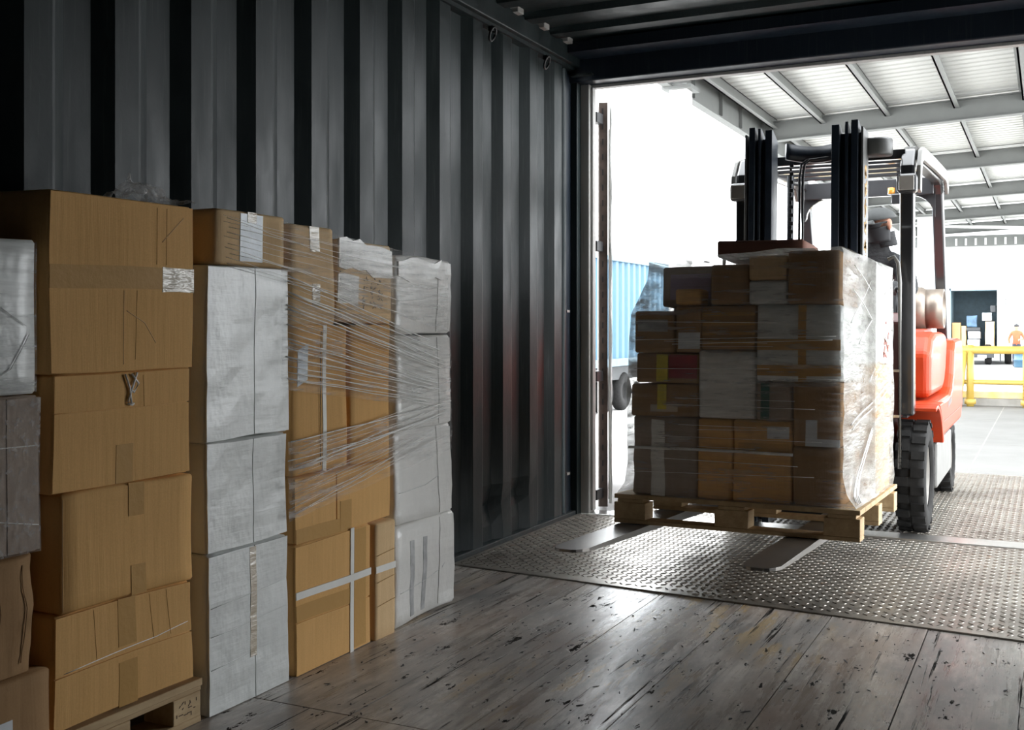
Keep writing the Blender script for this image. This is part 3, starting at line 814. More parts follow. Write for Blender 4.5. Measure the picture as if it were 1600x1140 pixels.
# --- fifth column: white wrapped boxes at the end of the row
ends = [('white wrapped box on the floor at the doorway end of the row', 3.322, 3.752, 0, .367), ('white wrapped box second from the floor at the end of the row', 3.315, 3.722, .369, .707),
        ('white wrapped box second from the top at the end of the row', 3.318, 3.708, .709, 1.048), ('crumpled white wrapped box on top at the end of the row', 3.31, 3.702, 1.050, 1.335)]
for i, (lab, y0, y1, z0, z1) in enumerate(ends):
    a = stack(WB, lab, y0, y1, z0, z1, 'white_box_warm', 30 + i, amp=.011, crumple=.005, group=GW, dx=-.004 + .003 * i)
    a.plate('film_wrap', .10, (y1 - y0) / 2 - .002, .01, z1 - z0 - .01, 'white_box_warm', .0016, .0008, jag=.005)
    if i == 0:
        for y in (-.11, -.02, .12): a.plate('show_through', y, y + .028, .02, .30, 'grey_print', .0008, .0005)
    if i == 3: a.plate('film_wrap', -.18, .12, .20, .275, 'white_box_warm', .004, .002, jag=.012)
    a.crease([(-.18, .12), (.0, .13), (.15, .16)], .0016, 'white_box', .001)

# stretch film pulled around the stack: sheet and single strands
fm = thing('stretch_film', 'clear stretch film pulled in fanned strands across the wrapped stack', 'stretch film', (0, 0, 0))
def fp3(px, py, off=.018):
    p = at(px, py, x=XF + off); return p
lines = []
rnd = random.Random(3)
for i in range(14):
    t_ = i / 13; lines.append(((346 + rnd.uniform(0, 14), 336 + 78 * t_ + rnd.uniform(-3, 3)), (612 + rnd.uniform(-60, 60), 402 + 92 * t_ + rnd.uniform(-6, 6))))
for i in range(22):
    t_ = i / 21; lines.append(((447 + rnd.uniform(0, 6), 452 + 145 * t_ + rnd.uniform(-5, 5)), (688 + rnd.uniform(-25, 12), 560 + 72 * t_ + rnd.uniform(-4, 4))))
for i in range(8):
    t_ = i / 7; lines.append(((447 + rnd.uniform(0, 10), 430 + 60 * t_), (672 + rnd.uniform(-8, 20), 528 + 46 * t_ + rnd.uniform(-5, 5))))
for i in range(20):
    t_ = i / 19; lines.append(((450 + rnd.uniform(0, 25), 692 + 118 * t_ + rnd.uniform(-4, 4)), (690 + rnd.uniform(-40, 14), 628 + 62 * t_ + rnd.uniform(-6, 6))))
for (a0, b0) in lines:
    r0 = rnd.choice((.0006, .0008, .0011, .0015, .0022)) if a0[0] > 400 else rnd.choice((.0005, .0007, .0009))
    A, B = fp3(*a0, off=.014), fp3(*b0, off=.018 + rnd.uniform(0, .006))
    sag = rnd.uniform(-.004, .004); P = [A + (B - A) * u + Vector((.010 * math.sin(math.pi * u), 0, sag * math.sin(math.pi * u) + .0015 * math.sin(u * 17 + r0 * 9e4))) for u in [i / 10 for i in range(11)]]
    MB().tube(P, r0, 4).build('strand', 'film_strand', fm)
def fan(tl, bl, tr, br, off, name):
    def fn(u, v):
        L = (tl[0] + (bl[0] - tl[0]) * v, tl[1] + (bl[1] - tl[1]) * v); Rr = (tr[0] + (br[0] - tr[0]) * v, tr[1] + (br[1] - tr[1]) * v)
        p = fp3(L[0] + (Rr[0] - L[0]) * u, L[1] + (Rr[1] - L[1]) * u, off)
        return p + Vector((.004 * noise.noise(Vector((u * 9, v * 12, off * 300))), 0, 0))
    MB().grid(fn, 30, 24).build(name, 'film_stack', fm)
fan((440, 345), (440, 425), (700, 410), (700, 520), .0215, 'film_sheet')
fan((440, 465), (440, 608), (705, 545), (705, 640), .0245, 'film_sheet')
fan((450, 690), (452, 815), (706, 630), (706, 700), .0275, 'film_sheet')

# crumpled film scrap on top of the brown stack, behind its front edge
sc = MB()
def scrap(u, v):
    p = Vector((.16 + .10 * v, 2.17 + .24 * u, 1.405 + .055 * math.exp(-((u - .30) / .16) ** 2) * (1 - .4 * v) + .006))
    return p + noise.noise_vector(Vector((u * 8, v * 6, 2))) * .022 * (1 if u < .6 else .5) + Vector((0, 0, .02))
sc.grid(scrap, 40, 18)
o = sc.build('film_scrap', 'film_scrap', None); tag(o, 'crumpled scrap of clear film lying on top of the brown stack', 'plastic film')
# ------------------------------------------------------------------ pallet load on the forks (all tilted back with the mast)
ML = Matrix.Translation((1.275, 4.42, .24)) @ Matrix.Rotation(R(-2.2), 4, 'X')
pal = thing('wooden_pallet', 'pale wooden pallet carried on the forklift forks', 'pallet'); pal.matrix_world = ML
for i in range(8):
    y = .005 + i * .1446; bx('deck_board', 'pallet_wood', pal, -.51, .51, y, y + .138, .104, .123)
for x in (-.44, 0, .44): bx('stringer_board', 'pallet_wood', pal, x - .055, x + .055, 0.005, 1.155, .089, .1035)
for x in (-.44, 0, .44):
    for y in (.005, .525, 1.05): bx('block', 'pallet_wood', pal, x - .07, x + .07, y, y + .105, .0175, .0885)
for y in (.005, .525, 1.05): bx('bottom_board', 'pallet_wood', pal, -.51, .51, y, y + .105, 0, .017)
RZ90 = Matrix.Rotation(R(-90), 4, 'Z')
GL = 'boxes in the wrapped pallet load'
def lbox(label, x0, x1, z0, z1, y0=.03, y1=.50, mat='cardboard_dark', seed=0, name=CB, **kw):
    M = ML @ Matrix.Translation(((x0 + x1) / 2, (y0 + y1) / 2, z0)) @ RZ90
    kw.setdefault('amp', .004)
    return Carton(name, label, 'box', (y1 - y0, x1 - x0, z1 - z0), (0, 0, 0), (0, 0, 0), mat, seed, M=M, group=GL, **kw)
# front row, bottom up
a = lbox('crumpled grey-brown box at the lower left of the pallet load', -.435, -.155, .125, .458, mat='cardboard_grey', seed=41, crumple=.006)
a.plate('film_wrap', -.06, .0, .0, .32, 'white_box_warm', .001, .001, jag=.004)
a = lbox('narrow brown box second from the left at the bottom of the pallet load', -.150, -.005, .125, .458, mat='cardboard', seed=42)
a = lbox('brown box with a small white label at the bottom middle of the pallet load', .0, .238, .125, .458, mat='cardboard', seed=43)
a.plate('label', .02, .11, .26, .31, 'paper_label', .001, .0005); a.plate('tape', -.10, .11, .20, .24, 'packing_tape', .001, .0005)
a = lbox('dark brown box at the lower right corner of the pallet load', .243, .432, .125, .358, seed=44)
a = lbox('dark brown box with an L-shaped white label at the right of the load', .243, .432, .362, .618, seed=45)
a.plate('label', -.045, .0, .015, .105, 'paper_label', .001, .0005); a.plate('label', -.045, .09, .002, .032, 'paper_label', .001, .0007)
st_ = MB()
a = lbox('flat brown box at the left of the load below the red print', -.448, -.155, .462, .598, mat='cardboard_dark', seed=46)
a.plate('yellow_mark', -.03, .01, .03, .135, 'yellow_print', .001, .0005); a.plate('label', -.06, .06, .02, .05, 'clear_tape', .001, .0004)
a = lbox('white box in the middle of the pallet load', -.150, .088, .462, .742, mat='white_box_warm', seed=47, name=WB, crumple=.004)
a.plate('label', -.05, .09, .02, .12, 'purple_print', .0008, .0004) if False else None
a = lbox('grey box with a dark green stripe near the middle of the load', .095, .238, .462, .616, mat='cardboard_grey', seed=48)
a.plate('green_stripe', -.055, -.02, .005, .15, 'green_print', .001, .0005)
a = lbox('brown box with red and yellow print at the left of the load', -.425, -.155, .602, .728, mat='cardboard_dark', seed=49)
a.plate('red_mark', .01, .132, .02, .12, 'red_print', .001, .0005); a.plate('yellow_mark', -.045, .005, .005, .12, 'yellow_print', .001, .0006)
a = lbox('brown box with a grey label at the upper left edge of the load', -.436, -.26, .732, .908, mat='cardboard_dark', seed=50)
a.plate('label', -.075, .06, .09, .14, 'grey_print', .001, .0005)
a = lbox('small brown box with a white label second from left in the load', -.255, -.142, .732, .930, mat='cardboard_dark', seed=51)
a.plate('label', -.045, .05, .015, .085, 'paper_label', .001, .0005)
a = lbox('striped brown box left of the big white taped box in the load', -.138, .088, .746, .930, mat='cardboard_dark', seed=52)
for i in range(4): a.plate('tape', -.11, .11, .02 + .04 * i, .035 + .04 * i, 'packing_tape', .0008, .0005)
a = lbox('large white box with crossed brown tape on the right of the load', .093, .430, .622, .930, mat='white_box', seed=53, name=WB)
a.plate('tape', .0, .032, .0, .305, 'packing_tape', .001, .0005); a.plate('tape', -.167, .167, .125, .168, 'packing_tape', .001, .0008); a.plate('tape', -.167, .167, .022, .065, 'packing_tape', .001, .0008)
a = lbox('tiny brown box perched at the upper left of the load', -.255, -.142, .934, 1.000, y1=.14, mat='cardboard', seed=54)
a = lbox('grey box set back at the top left of the load', -.355, -.105, .934, 1.108, y0=.16, mat='cardboard_grey', seed=55)
a.plate('label', -.09, .09, .03, .14, 'purple_print', .0008, .0004)
a = lbox('brown box second from left in the top tier of the load', -.10, .055, .934, 1.100, mat='cardboard_dark', seed=56)
a = lbox('small white box in the top tier of the load, lower of two', .06, .215, .934, 1.030, mat='white_box', seed=57, name=WB)
a = lbox('small pale box in the top tier of the load, upper of two', .06, .215, 1.034, 1.134, mat='cardboard_pale', seed=58)
a = lbox('dark brown box at the top right corner of the load', .22, .424, .934, 1.150, mat='cardboard_dark', seed=59)
# back row, seen on the right-hand side through the film
back = [(.125, .455, 'cardboard_pale', 'white-filmed brown box at the bottom of the rear row of the load'), (.459, .70, 'cardboard', 'brown box second from the bottom in the rear row of the load'),
        (.704, .928, 'white_box_warm', 'white box with orange print in the rear row of the load'), (.932, 1.145, 'white_box_warm', 'white box on top of the rear row of the load')]
for i, (z0, z1, mt, lab) in enumerate(back):
    a = lbox(lab, .055, .492, z0, z1, .55, 1.02, mt, 60 + i)
    if i == 2:
        mk = MB(); rnd = random.Random(9)
        for k in range(16):
            M = Matrix.Translation((rnd.uniform(-.16, .02), a.wd / 2 + .0015, rnd.uniform(.03, .2))) @ Matrix.Rotation(rnd.uniform(-1, 1), 4, 'Y')
            mk.box(-.018, .018, -.006, .003, -.005, .005, M)
        mk.build('orange_print', 'orange_paint', a.root)
for i, (z0, z1, mt) in enumerate(((.125, .455, 'cardboard'), (.459, .70, 'cardboard_dark'), (.704, .928, 'cardboard'), (.932, 1.10, 'cardboard_grey'))):
    lbox(('brown box lowest in the left rear column of the load', 'brown box second in the left rear column of the load', 'brown box third in the left rear column of the load', 'grey box on top of the left rear column of the load')[i], -.43, .05, z0, z1, .55, 1.02, mt, 70 + i)
a = lbox('reddish flat box lying on top of the wrapped pallet load', -.165, .215, 1.160, 1.236, .35, .70, 'cardboard_red', 80)
# white strap around the lower tier
o = MB().grid(lambda u, v: (-.455 + .70 * u, .021 + .004 * math.sin(u * 20), .318 + .012 * v + .004 * math.sin(u * 3)), 30, 1).build('packing_strap', 'plastic_strap', None)
o.matrix_world = ML; md = o.modifiers.new('thick', 'SOLIDIFY'); md.thickness = .002
tag(o, 'thin white strap across the lower boxes of the pallet load', 'strap')
# stretch film round the load
fw = thing('stretch_film', 'clear stretch film wrapped around the pallet load', 'stretch film'); fw.matrix_world = ML
def lerp_tab(tab, z):
    for (z0, v0), (z1, v1) in zip(tab[:-1], tab[1:]):
        if z <= z1: return v0 + (v1 - v0) * max(0, (z - z0)) / (z1 - z0)
    return tab[-1][1]
TL = [(.126, -.498), (.17, -.468), (.25, -.456), (.6, -.462), (.9, -.448), (.96, -.415), (1.04, -.378), (1.16, -.368)]
TRF = [(.126, .496), (.17, .458), (.25, .443), (.93, .441), (1.0, .436), (1.16, .428)]
TRB = [(.126, .50), (.18, .512), (.24, .505), (.6, .508), (.8, .502), (1.16, .500)]
TF = [(.126, .002), (.17, .014), (.93, .015), (1.16, .02)]
TB = [(.126, 1.085), (.2, 1.05), (.7, 1.04), (.86, 1.06), (1.16, 1.04)]
def ztop(x): return 1.118 + .040 * min(1, max(0, (x + .36) / .55))
def wob(p, s=1): return p + noise.noise_vector(Vector((p.x * 7, p.y * 7, p.z * 13 + s))) * .0045
def f_front(u, v):
    x_ = -.45 + .89 * u; z = .126 + (ztop(x_) - .126) * v
    x = lerp_tab(TL, z) + (lerp_tab(TRF, z) - lerp_tab(TL, z)) * u
    p = wob(Vector((x, lerp_tab(TF, z), z))); p.y = min(p.y, .024); return p
def f_right(u, v):
    z = .126 + (1.158 - .126) * v
    A = Vector((lerp_tab(TRF, z), lerp_tab(TF, z), z)); B = Vector((lerp_tab(TRB, z), lerp_tab(TB, z), z))
    p = A.lerp(B, u)
    if .42 < u < .56: p.x += .0
    p = p + noise.noise_vector(Vector((p.x * 7, p.y * 7, p.z * 13 + 4))) * .006
    p.x = max(p.x, (.4365 if p.y < .5 else .4945) if p.z < 1.15 else p.x); p.z = max(p.z, .125); return p
def f_left(u, v):
    z = .126 + (1.118 - .126) * v
    p = wob(Vector((lerp_tab(TL, z), lerp_tab(TF, z) + (lerp_tab(TB, z) - lerp_tab(TF, z)) * u, z)), 8); p.x = min(p.x, -.452 if p.z < .62 else p.x); return p
def f_top(u, v):
    x = -.368 + .80 * u + (.07 * v * u); z = ztop(x) + .0005
    return Vector((x, .02 + 1.02 * v, z + .002 * math.sin(u * 20 + v * 7)))
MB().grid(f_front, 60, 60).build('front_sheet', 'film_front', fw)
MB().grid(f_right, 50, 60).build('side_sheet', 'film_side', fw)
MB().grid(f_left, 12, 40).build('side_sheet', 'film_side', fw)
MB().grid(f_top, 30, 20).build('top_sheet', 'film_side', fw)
rnd = random.Random(12)
for (ya, za, yb2, zb) in ((.06, .14, .50, .42), (.09, .14, .52, .40), (.12, .14, .55, .44), (.05, .15, .4, .35), (.1, .45, .9, .62), (.12, .43, .95, .60), (.3, .8, 1.0, 1.1), (.25, .78, .95, 1.08), (.1, .86, .6, 1.1), (.2, 1.1, .95, .9), (.45, .62, .62, .72), (.15, 1.0, .9, .78)):
    P = []
    for i in range(13):
        u = i / 12; y = ya + (yb2 - ya) * u; z = za + (zb - za) * u
        x = lerp_tab(TRF, z) + (lerp_tab(TRB, z) - lerp_tab(TRF, z)) * y + .009; P.append((x, y, z + .004 * math.sin(u * 9)))
    MB().tube(P, rnd.choice((.0015, .0022, .003)), 5).build('strand', 'film_strand', fw)
for i in range(16):
    z = rnd.uniform(.18, 1.08); dz = rnd.uniform(-.02, .03); u0, u1 = rnd.uniform(0, .4), rnd.uniform(.6, 1); P = []
    for k in range(13):
        u = u0 + (u1 - u0) * k / 12; zz = z + dz * (u - .5); P.append((lerp_tab(TL, zz) + (lerp_tab(TRF, zz) - lerp_tab(TL, zz)) * u, lerp_tab(TF, zz) - .006, zz))
    MB().tube(P, rnd.choice((.0007, .001, .0014)), 4).build('strand', 'film_strand', fw)

# ------------------------------------------------------------------ the forklift
FX, FY = 1.355, 6.14
fk = thing('forklift', 'orange counterbalance forklift carrying the wrapped pallet load', 'forklift', (FX, FY, 0))
TM = Matrix.Translation((-FX, -FY, 0)) @ ML          # tilted mast frame -> forklift frame
TMB = TM @ Matrix.Translation((0, .07, 0))
def mastbox(name, mat, x0, x1, y0, y1, z0, z1, bevel=.002, par=None):
    return MB().box(x0, x1, y0, y1, z0, z1, TMB).build(name, mat, par or fk, bevel=bevel, seg=1)
# forks
for xc in (-.42, .285):
    pr_ = [(-.72, -.014), (-.70, -.003), (-.62, 0), (1.17, 0), (1.05, -.05), (.2, -.04)]
    f_ = MB(); hw = .066; outl = []
    ys = [(-.735, .022), (-.725, .040), (-.70, .055), (-.66, hw), (-.5, hw), (1.21, hw)]
    top = [(y, w_) for y, w_ in ys]
    vs = []; fs = []
    for y, w_ in top:
        th = .010 + .038 * min(1, (y + .735) / 1.2)
        vs += [TM @ Vector((xc - w_, y, -.002)), TM @ Vector((xc + w_, y, -.002)), TM @ Vector((xc + w_, y, -.002 - th)), TM @ Vector((xc - w_, y, -.002 - th))]
    for i in range(len(top) - 1):
        for k in range(4): fs.append((i * 4 + k, i * 4 + (k + 1) % 4, i * 4 + 4 + (k + 1) % 4, i * 4 + 4 + k))
    fs += [(3, 2, 1, 0), tuple(len(vs) - 4 + k for k in range(4))]
    f_.add(vs, fs); f_.box(xc - hw, xc + hw, 1.17, 1.21, -.05, .62, TM)
    f_.build('fork', 'fork_steel', fk, bevel=.003, seg=2, label='worn steel fork')
# carriage
for z in (.06, .46): mastbox('carriage_bar', 'dark_steel', -.47, .47, 1.142, 1.185, z, z + .11)
for x in (-.25, .28): mastbox('carriage_plate', 'dark_steel', x, x + .03, 1.15, 1.25, -.02, .62)
for x in (-.47, -.24, .0, .24, .44): mastbox('backrest_bar', 'dark_steel', x, x + .03, 1.145, 1.175, .57, 1.10)
mastbox('backrest_rail', 'dark_steel', -.47, .47, 1.145, 1.175, 1.07, 1.11)
# mast uprights: nested rails on each side
MZ = 1.94
for sgn, x_in, x_out in ((-1, -.139, -.284), (1, .165, .323)):
    d = x_out - x_in
    for i, (f0, f1, dz, y0, y1) in enumerate(((0, .25, -.012, 1.22, 1.36), (.42, .52, .0, 1.225, 1.36), (.62, .84, .006, 1.22, 1.38))):
        xa, xb = sorted((x_in + d * f0, x_in + d * f1))
        rr_ = MB(); yy = y1
        rr_.prism([(y0, -.13), (y1, -.13), (y1, MZ + dz - .04), (y0 + .03, MZ + dz), (y0, MZ + dz)], xa, xb, 'x', TMB)
        rr_.build('mast_rail', 'mast_paint', fk, bevel=.002, seg=1)
    xa, xb = sorted((x_in + d * .0, x_in + d * .98)); mastbox('rail_web', 'mast_paint', xa + .006, xb - .006, 1.275, 1.30, -.12, MZ - .05)
    xs = x_out - sgn * .012
    sp = mastbox('mast_side_plate', 'mast_side', min(xs, x_out), max(xs, x_out), 1.225, 1.40, -.12, MZ - .03)
    if sgn > 0:   # yellow lettering up the outer side of the right upright
        rnd = random.Random(4)
        for k in range(8):
            z = 1.02 + k * .097; g_ = MB()
            for q in range(4):
                M = TMB @ Matrix.Translation((x_out + .0006, 1.312 + rnd.uniform(-.02, .02), z + rnd.uniform(-.022, .022))) @ Matrix.Rotation(rnd.choice((0, 1.57, .7, -.7)), 4, 'X')
                g_.box(-.001, .001, -.034, .034, -.010, .010, M)
            g_.build('letter', 'mast_letter', sp)
# cross members
cb = MB(); cb.grid(lambda u, v: TMB @ Vector((-.10 + .30 * u, 1.40 + .05 * math.sin(math.pi * u), 1.80 + .085 * v - (.018 * math.sin(math.pi * u)))), 12, 1)
o = cb.build('mast_crossbar', 'mast_paint', fk); md = o.modifiers.new('thick', 'SOLIDIFY'); md.thickness = .03
mastbox('mast_crossbar', 'mast_paint', -.24, .33, 1.38, 1.42, .9, .98); mastbox('mast_crossbar', 'mast_paint', -.24, .33, 1.38, 1.43, -.1, .02)
MB().lathe([(0, -.045), (.075, -.045), (.08, -.035), (.08, .035), (.075, .045), (0, .045)], 20, 'z', TMB @ Vector((.36, 1.44, 1.835))).build('hose_pulley', 'mast_side', fk)
mastbox('pulley_bracket', 'mast_paint', .33, .37, 1.38, 1.44, 1.79, 1.88)
for x in (-.07, .165):
    MB().tube([TMB @ Vector((x, 1.36, -.05)), TMB @ Vector((x, 1.36, 1.70))], .018, 10).build('lift_cylinder', 'mast_paint', fk)
ch = MB()
for i in range(46): ch.box(-.062 - .006, -.062 + .006 + .008 * (i % 2), 1.325, 1.335, .75 + i * .022, .767 + i * .022, TMB)
ch.build('lift_chain', 'dark_steel', fk)
for i in range(2):
    MB().tube([TMB @ Vector((-.035 + .018 * i, 1.42, .4)), TMB @ Vector((-.035 + .018 * i, 1.42, 1.70)), TMB @ Vector((-.028 + .018 * i, 1.43, 1.77)), TMB @ Vector((.0 + .018 * i, 1.44, 1.795)), TMB @ Vector((.20, 1.45, 1.80 + .012 * i))], .007, 6).build('hydraulic_hose', 'dark_steel', fk)
# wheels
def wheel(x, y, r, wd, side):
    c = (x, y, r + .004); h_ = wd / 2
    t_ = MB(); t_.lathe([(r * .60, -h_ * .8), (r * .64, -h_), (r * .86, -h_), (r * .955, -h_ * .86), (r * .97, -h_ * .5), (r * .97, h_ * .5), (r * .955, h_ * .86), (r * .86, h_), (r * .64, h_), (r * .60, h_ * .8)], 40, 'x', c)
    nl = 20
    for i in range(nl):
        for sd in (-1, 1):
            an = 2 * math.pi * (i + (.5 if sd > 0 else 0)) / nl
            M = Matrix.Translation(c) @ Matrix.Rotation(an, 4, 'X')
            xa, xb = sorted((sd * h_ * .08, sd * h_ * .98))
            t_.box(xa, xb, -.022 * r / .29, .022 * r / .29, r * .95, r, M)
    ty = t_.build('tyre', 'tyre', fk)
    rm = MB(); s_ = side
    rm.lathe([(r * .61, -h_ * .7), (r * .61, h_ * .75 * 1), (r * .55, h_ * .78), (r * .50, h_ * .45), (r * .42, h_ * .2), (r * .22, h_ * .15), (r * .2, h_ * .62), (r * .12, h_ * .7), (0, h_ * .7)] if s_ > 0 else
             [(r * .61, h_ * .7), (r * .61, -h_ * .75), (r * .55, -h_ * .78), (r * .50, -h_ * .45), (r * .42, -h_ * .2), (r * .22, -h_ * .15), (r * .2, -h_ * .62), (r * .12, -h_ * .7), (0, -h_ * .7)], 28, 'x', c)
    rim = rm.build('wheel_rim', 'wheel_rim', ty)
    for i in range(6):
        an = i * math.pi / 3; MB().lathe([(0, 0), (.012, 0), (.012, s_ * .03), (0, s_ * .03)], 6, 'x', (x + s_ * h_ * .17, y + r * .32 * math.cos(an), c[2] + r * .32 * math.sin(an))).build('wheel_nut', 'bare_steel', rim)
for s_ in (-1, 1):
    wheel(s_ * .455, 0, .292, .145, s_); wheel(s_ * .455, 1.57, .237, .14, s_)
# body
MB().prism([(-.16, .16), (1.25, .16), (1.30, .28), (1.30, .5), (-.16, .62)], -.35, .35, 'x').build('chassis', 'dark_steel', fk, bevel=.01)
MB().prism([(-.25, .14), (-.16, .14), (-.02, .62), (-.10, .66), (-.28, .30)], -.34, .34, 'x').build('front_frame', 'dark_steel', fk)
for s_ in (-1, 1):
    x0, x1 = sorted((s_ * .35, s_ * .535)); MB().box(x0, x1, .34, 1.29, .185, .437).build('step_panel', 'grey_panel', fk, bevel=.012)
    ar = []; 
    for i in range(11):
        an = R(26 + 78 * i / 10); ar.append((.352 * math.cos(an), .296 + .352 * math.sin(an)))
    ar2 = [(p[0] * 1.055, .296 + (p[1] - .296) * 1.055) for p in ar]
    fd = MB(); xa, xb = sorted((s_ * .34, s_ * .568)); n_ = len(ar)
    vs = [(x, p[0], p[1]) for x in (xa, xb) for p in ar + ar2[::-1]]
    fd.prism(ar + ar2[::-1], xa, xb, 'x'); fd.build('fender', 'orange_paint', fk, bevel=.004)
    MB().prism([(.325, .44), (.376, .44), (.376, .662), (.12, .662), (.25, .585)], xa, xb - .0, 'x').build('fender_tail', 'orange_paint', fk, bevel=.006)
lb_ = MB().prism([(.375, .44), (2.02, .44), (2.16, .55), (2.20, .70), (2.19, .92), (2.10, 1.0), (1.55, .99), (1.47, .93), (1.38, .78), (1.28, .70), (1.14, .665), (.375, .665)], -.545, .545, 'x').build('counterweight', 'orange_paint', fk, bevel=.03, seg=3)
MB().prism([(.34, .53), (1.9, .53), (1.9, .538), (.34, .538)], -.547, .547, 'x').build('seam', 'orange_dark', lb_)
rnd = random.Random(2)
for i in range(5):
    MB().box(.5455, .5468, .93 + i * .055, .965 + i * .055, .595 + .004 * i, .63 + .004 * i).build('badge_letter', 'grey_panel', lb_)
MB().prism([(.385, .678), (1.12, .678), (1.25, .712), (1.35, .79), (1.44, .94), (1.46, 1.0), (1.36, 1.045), (.75, 1.05), (.52, 1.02), (.40, .93)], -.50, .50, 'x').build('hood', 'orange_paint', fk, bevel=.045, seg=4)
MB().prism([(1.44, 1.0), (2.0, 1.02), (1.98, 1.07), (1.5, 1.065)], -.36, .36, 'x').build('tank_base', 'orange_dark', fk, bevel=.01)
# dash, floor, levers, steering
MB().box(-.42, .42, -.05, .42, .60, .635).build('floor_plate', 'dark_steel', fk)
MB().prism([(-.12, .6), (.03, .6), (.06, 1.10), (-.02, 1.16), (-.10, 1.10)], -.40, .40, 'x').build('dashboard', 'maroon_paint', fk, bevel=.02, seg=3)
MB().tube([(0, .0, 1.1), (0, .24, 1.28)], .025, 10).build('steering_column', 'dark_steel', fk)
sw = MB(); M_ = Matrix.Translation((0, .26, 1.295)) @ Matrix.Rotation(R(38), 4, 'X')
sw.tube([M_ @ Vector((.155 * math.cos(t_), .155 * math.sin(t_), 0)) for t_ in [i * math.pi / 12 for i in range(25)]], .014, 8)
for an in (0, 2.1, 4.2): sw.tube([M_ @ Vector((0, 0, 0)), M_ @ Vector((.15 * math.cos(an), .15 * math.sin(an), 0))], .01, 6)
sw.build('steering_wheel', 'seat_vinyl', fk)
for i in range(3):
    x = .24 + i * .06; MB().tube([(x, .0, 1.1), (x, .06, 1.26)], .008, 6).sphere((x, .065, 1.28), .02, 10, 6).build('control_lever', 'seat_vinyl', fk)
# seat
MB().box(-.23, .27, .72, 1.22, 1.04, 1.12).build('seat', 'seat_vinyl', fk, bevel=.03, seg=3)
MB().prism([(1.14, 1.10), (1.24, 1.10), (1.32, 1.50), (1.25, 1.52)], -.22, .26, 'x').build('seat_back', 'seat_vinyl', fk, bevel=.03, seg=3)
# overhead guard
GP = [(-.11, .62), (-.125, 1.3), (-.12, 1.78), (-.10, 1.90), (-.04, 1.975), (.06, 2.0), (.7, 2.03), (1.42, 2.055), (1.52, 2.04), (1.60, 1.97), (1.66, 1.8), (1.98, .98)]
for s_ in (-1, 1):
    MB().bar([(s_ * .43, y, z) for y, z in GP], .07, .085).build('guard_frame', 'guard_paint', fk, bevel=.012, seg=2)
    MB().bar([(s_ * .486, y, z) for y, z in GP[2:10]], .022, .07).build('guard_edge', 'guard_light', fk, bevel=.005)
for y, z, h_, d_ in ((-.06, 1.985, .05, .05), (.36, 2.015, .03, .05), (.62, 2.025, .03, .05), (.88, 2.035, .03, .05), (1.14, 2.045, .03, .05), (1.50, 2.0, .11, .05)):
    MB().box(-.415, .415, y - d_ / 2, y + d_ / 2, z - h_ / 2, z + h_ / 2).build('guard_bar', 'guard_paint', fk, bevel=.004)
for s_ in (-1, 1):   # rounded gussets in the rear corners
    poly = [(s_ * .42, 1.95), (s_ * .25, 1.95)] + [(s_ * (.25 + .16 * math.sin(t_)), 1.95 - .13 * (1 - math.cos(t_)) - .0) for t_ in [i * math.pi / 12 for i in range(7)]] + [(s_ * .42, 1.8)]
    MB().prism(poly, 1.52, 1.56, 'y').build('guard_gusset', 'guard_paint', fk)
MB().tube([(.355, -.30, 1.42), (.385, -.30, 1.435), (.405, -.30, 1.40), (.412, -.30, 1.30), (.412, -.30, .36)], .010, 8).build('grab_rail', 'guard_light', fk)
MB().tube([(.45, -.135, .7), (.45, -.14, 1.72)], .008, 6).build('lamp_conduit', 'bare_steel', fk)
for z in (.62, .85): MB().box(.32, .41, -.31, -.29, z, z + .012).build('rail_clip', 'bare_steel', fk)
for s_ in (-1, 1):
    h2 = MB().box(s_ * .435 - .05, s_ * .435 + .05, -.22, -.14, 1.765, 1.865).build('work_lamp', 'guard_paint', fk, bevel=.02, seg=3)
    MB().box(s_ * .435 - .037, s_ * .435 + .037, -.226, -.218, 1.778, 1.852).build('lens', 'lamp_lens', h2, bevel=.003)
    MB().box(s_ * .435 - .01, s_ * .435 + .01, -.16, -.10, 1.80, 1.82).build('bracket', 'guard_light', h2)
bc = MB().box(.22, .33, .92, 1.0, 1.83, 1.895).build('warning_beacon', 'guard_paint', fk, bevel=.008)
MB().box(.25, .30, .94, .98, 1.895, 2.03).build('beacon_stem', 'guard_paint', bc)
for x in (.208, .322): MB().lathe([(0, 0), (.022, .002), (.022, .04), (0, .045)], 12, 'z', (x + .01, .95, 1.893)).build('amber_lens', 'amber_lens', bc)
# mirror arm low on the left pillar
MB().tube([(-.50, -.12, 1.1), (-.545, -.13, 1.3), (-.53, -.13, 1.55)], .010, 6).build('mirror_arm', 'guard_paint', fk)
# gas tank on the counterweight
tk = MB(); tk.lathe([(0, -.36), (.08, -.355), (.125, -.325), (.146, -.28), (.15, -.24), (.15, .27), (.146, .30), (.125, .345), (.08, .37), (0, .375)], 28, 'x', (.02, 1.72, 1.20)); tk = tk.build('gas_tank', 'tank_silver', fk, label='silver gas cylinder')
MB().lathe([(.128, .33), (.133, .33), (.133, .44), (.120, .44), (.120, .34)], 28, 'x', (.02, 1.72, 1.20)).build('collar', 'tank_silver', tk)
for x in (-.15, .2): MB().tube([(x, 1.72 + .156 * math.cos(t_), 1.20 + .156 * math.sin(t_)) for t_ in [i * math.pi / 12 for i in range(25)]], .010, 6).build('tank_strap', 'dark_steel', tk)
for x in (-.15, .2): MB().box(x - .03, x + .03, 1.66, 1.78, 1.045, 1.07).build('tank_foot', 'dark_steel', tk)
MB().tube([(.16, 1.5, 1.05), (.20, 1.44, 1.10), (.24, 1.5, 1.16)], .012, 6).build('gas_hose', 'dark_steel', tk)

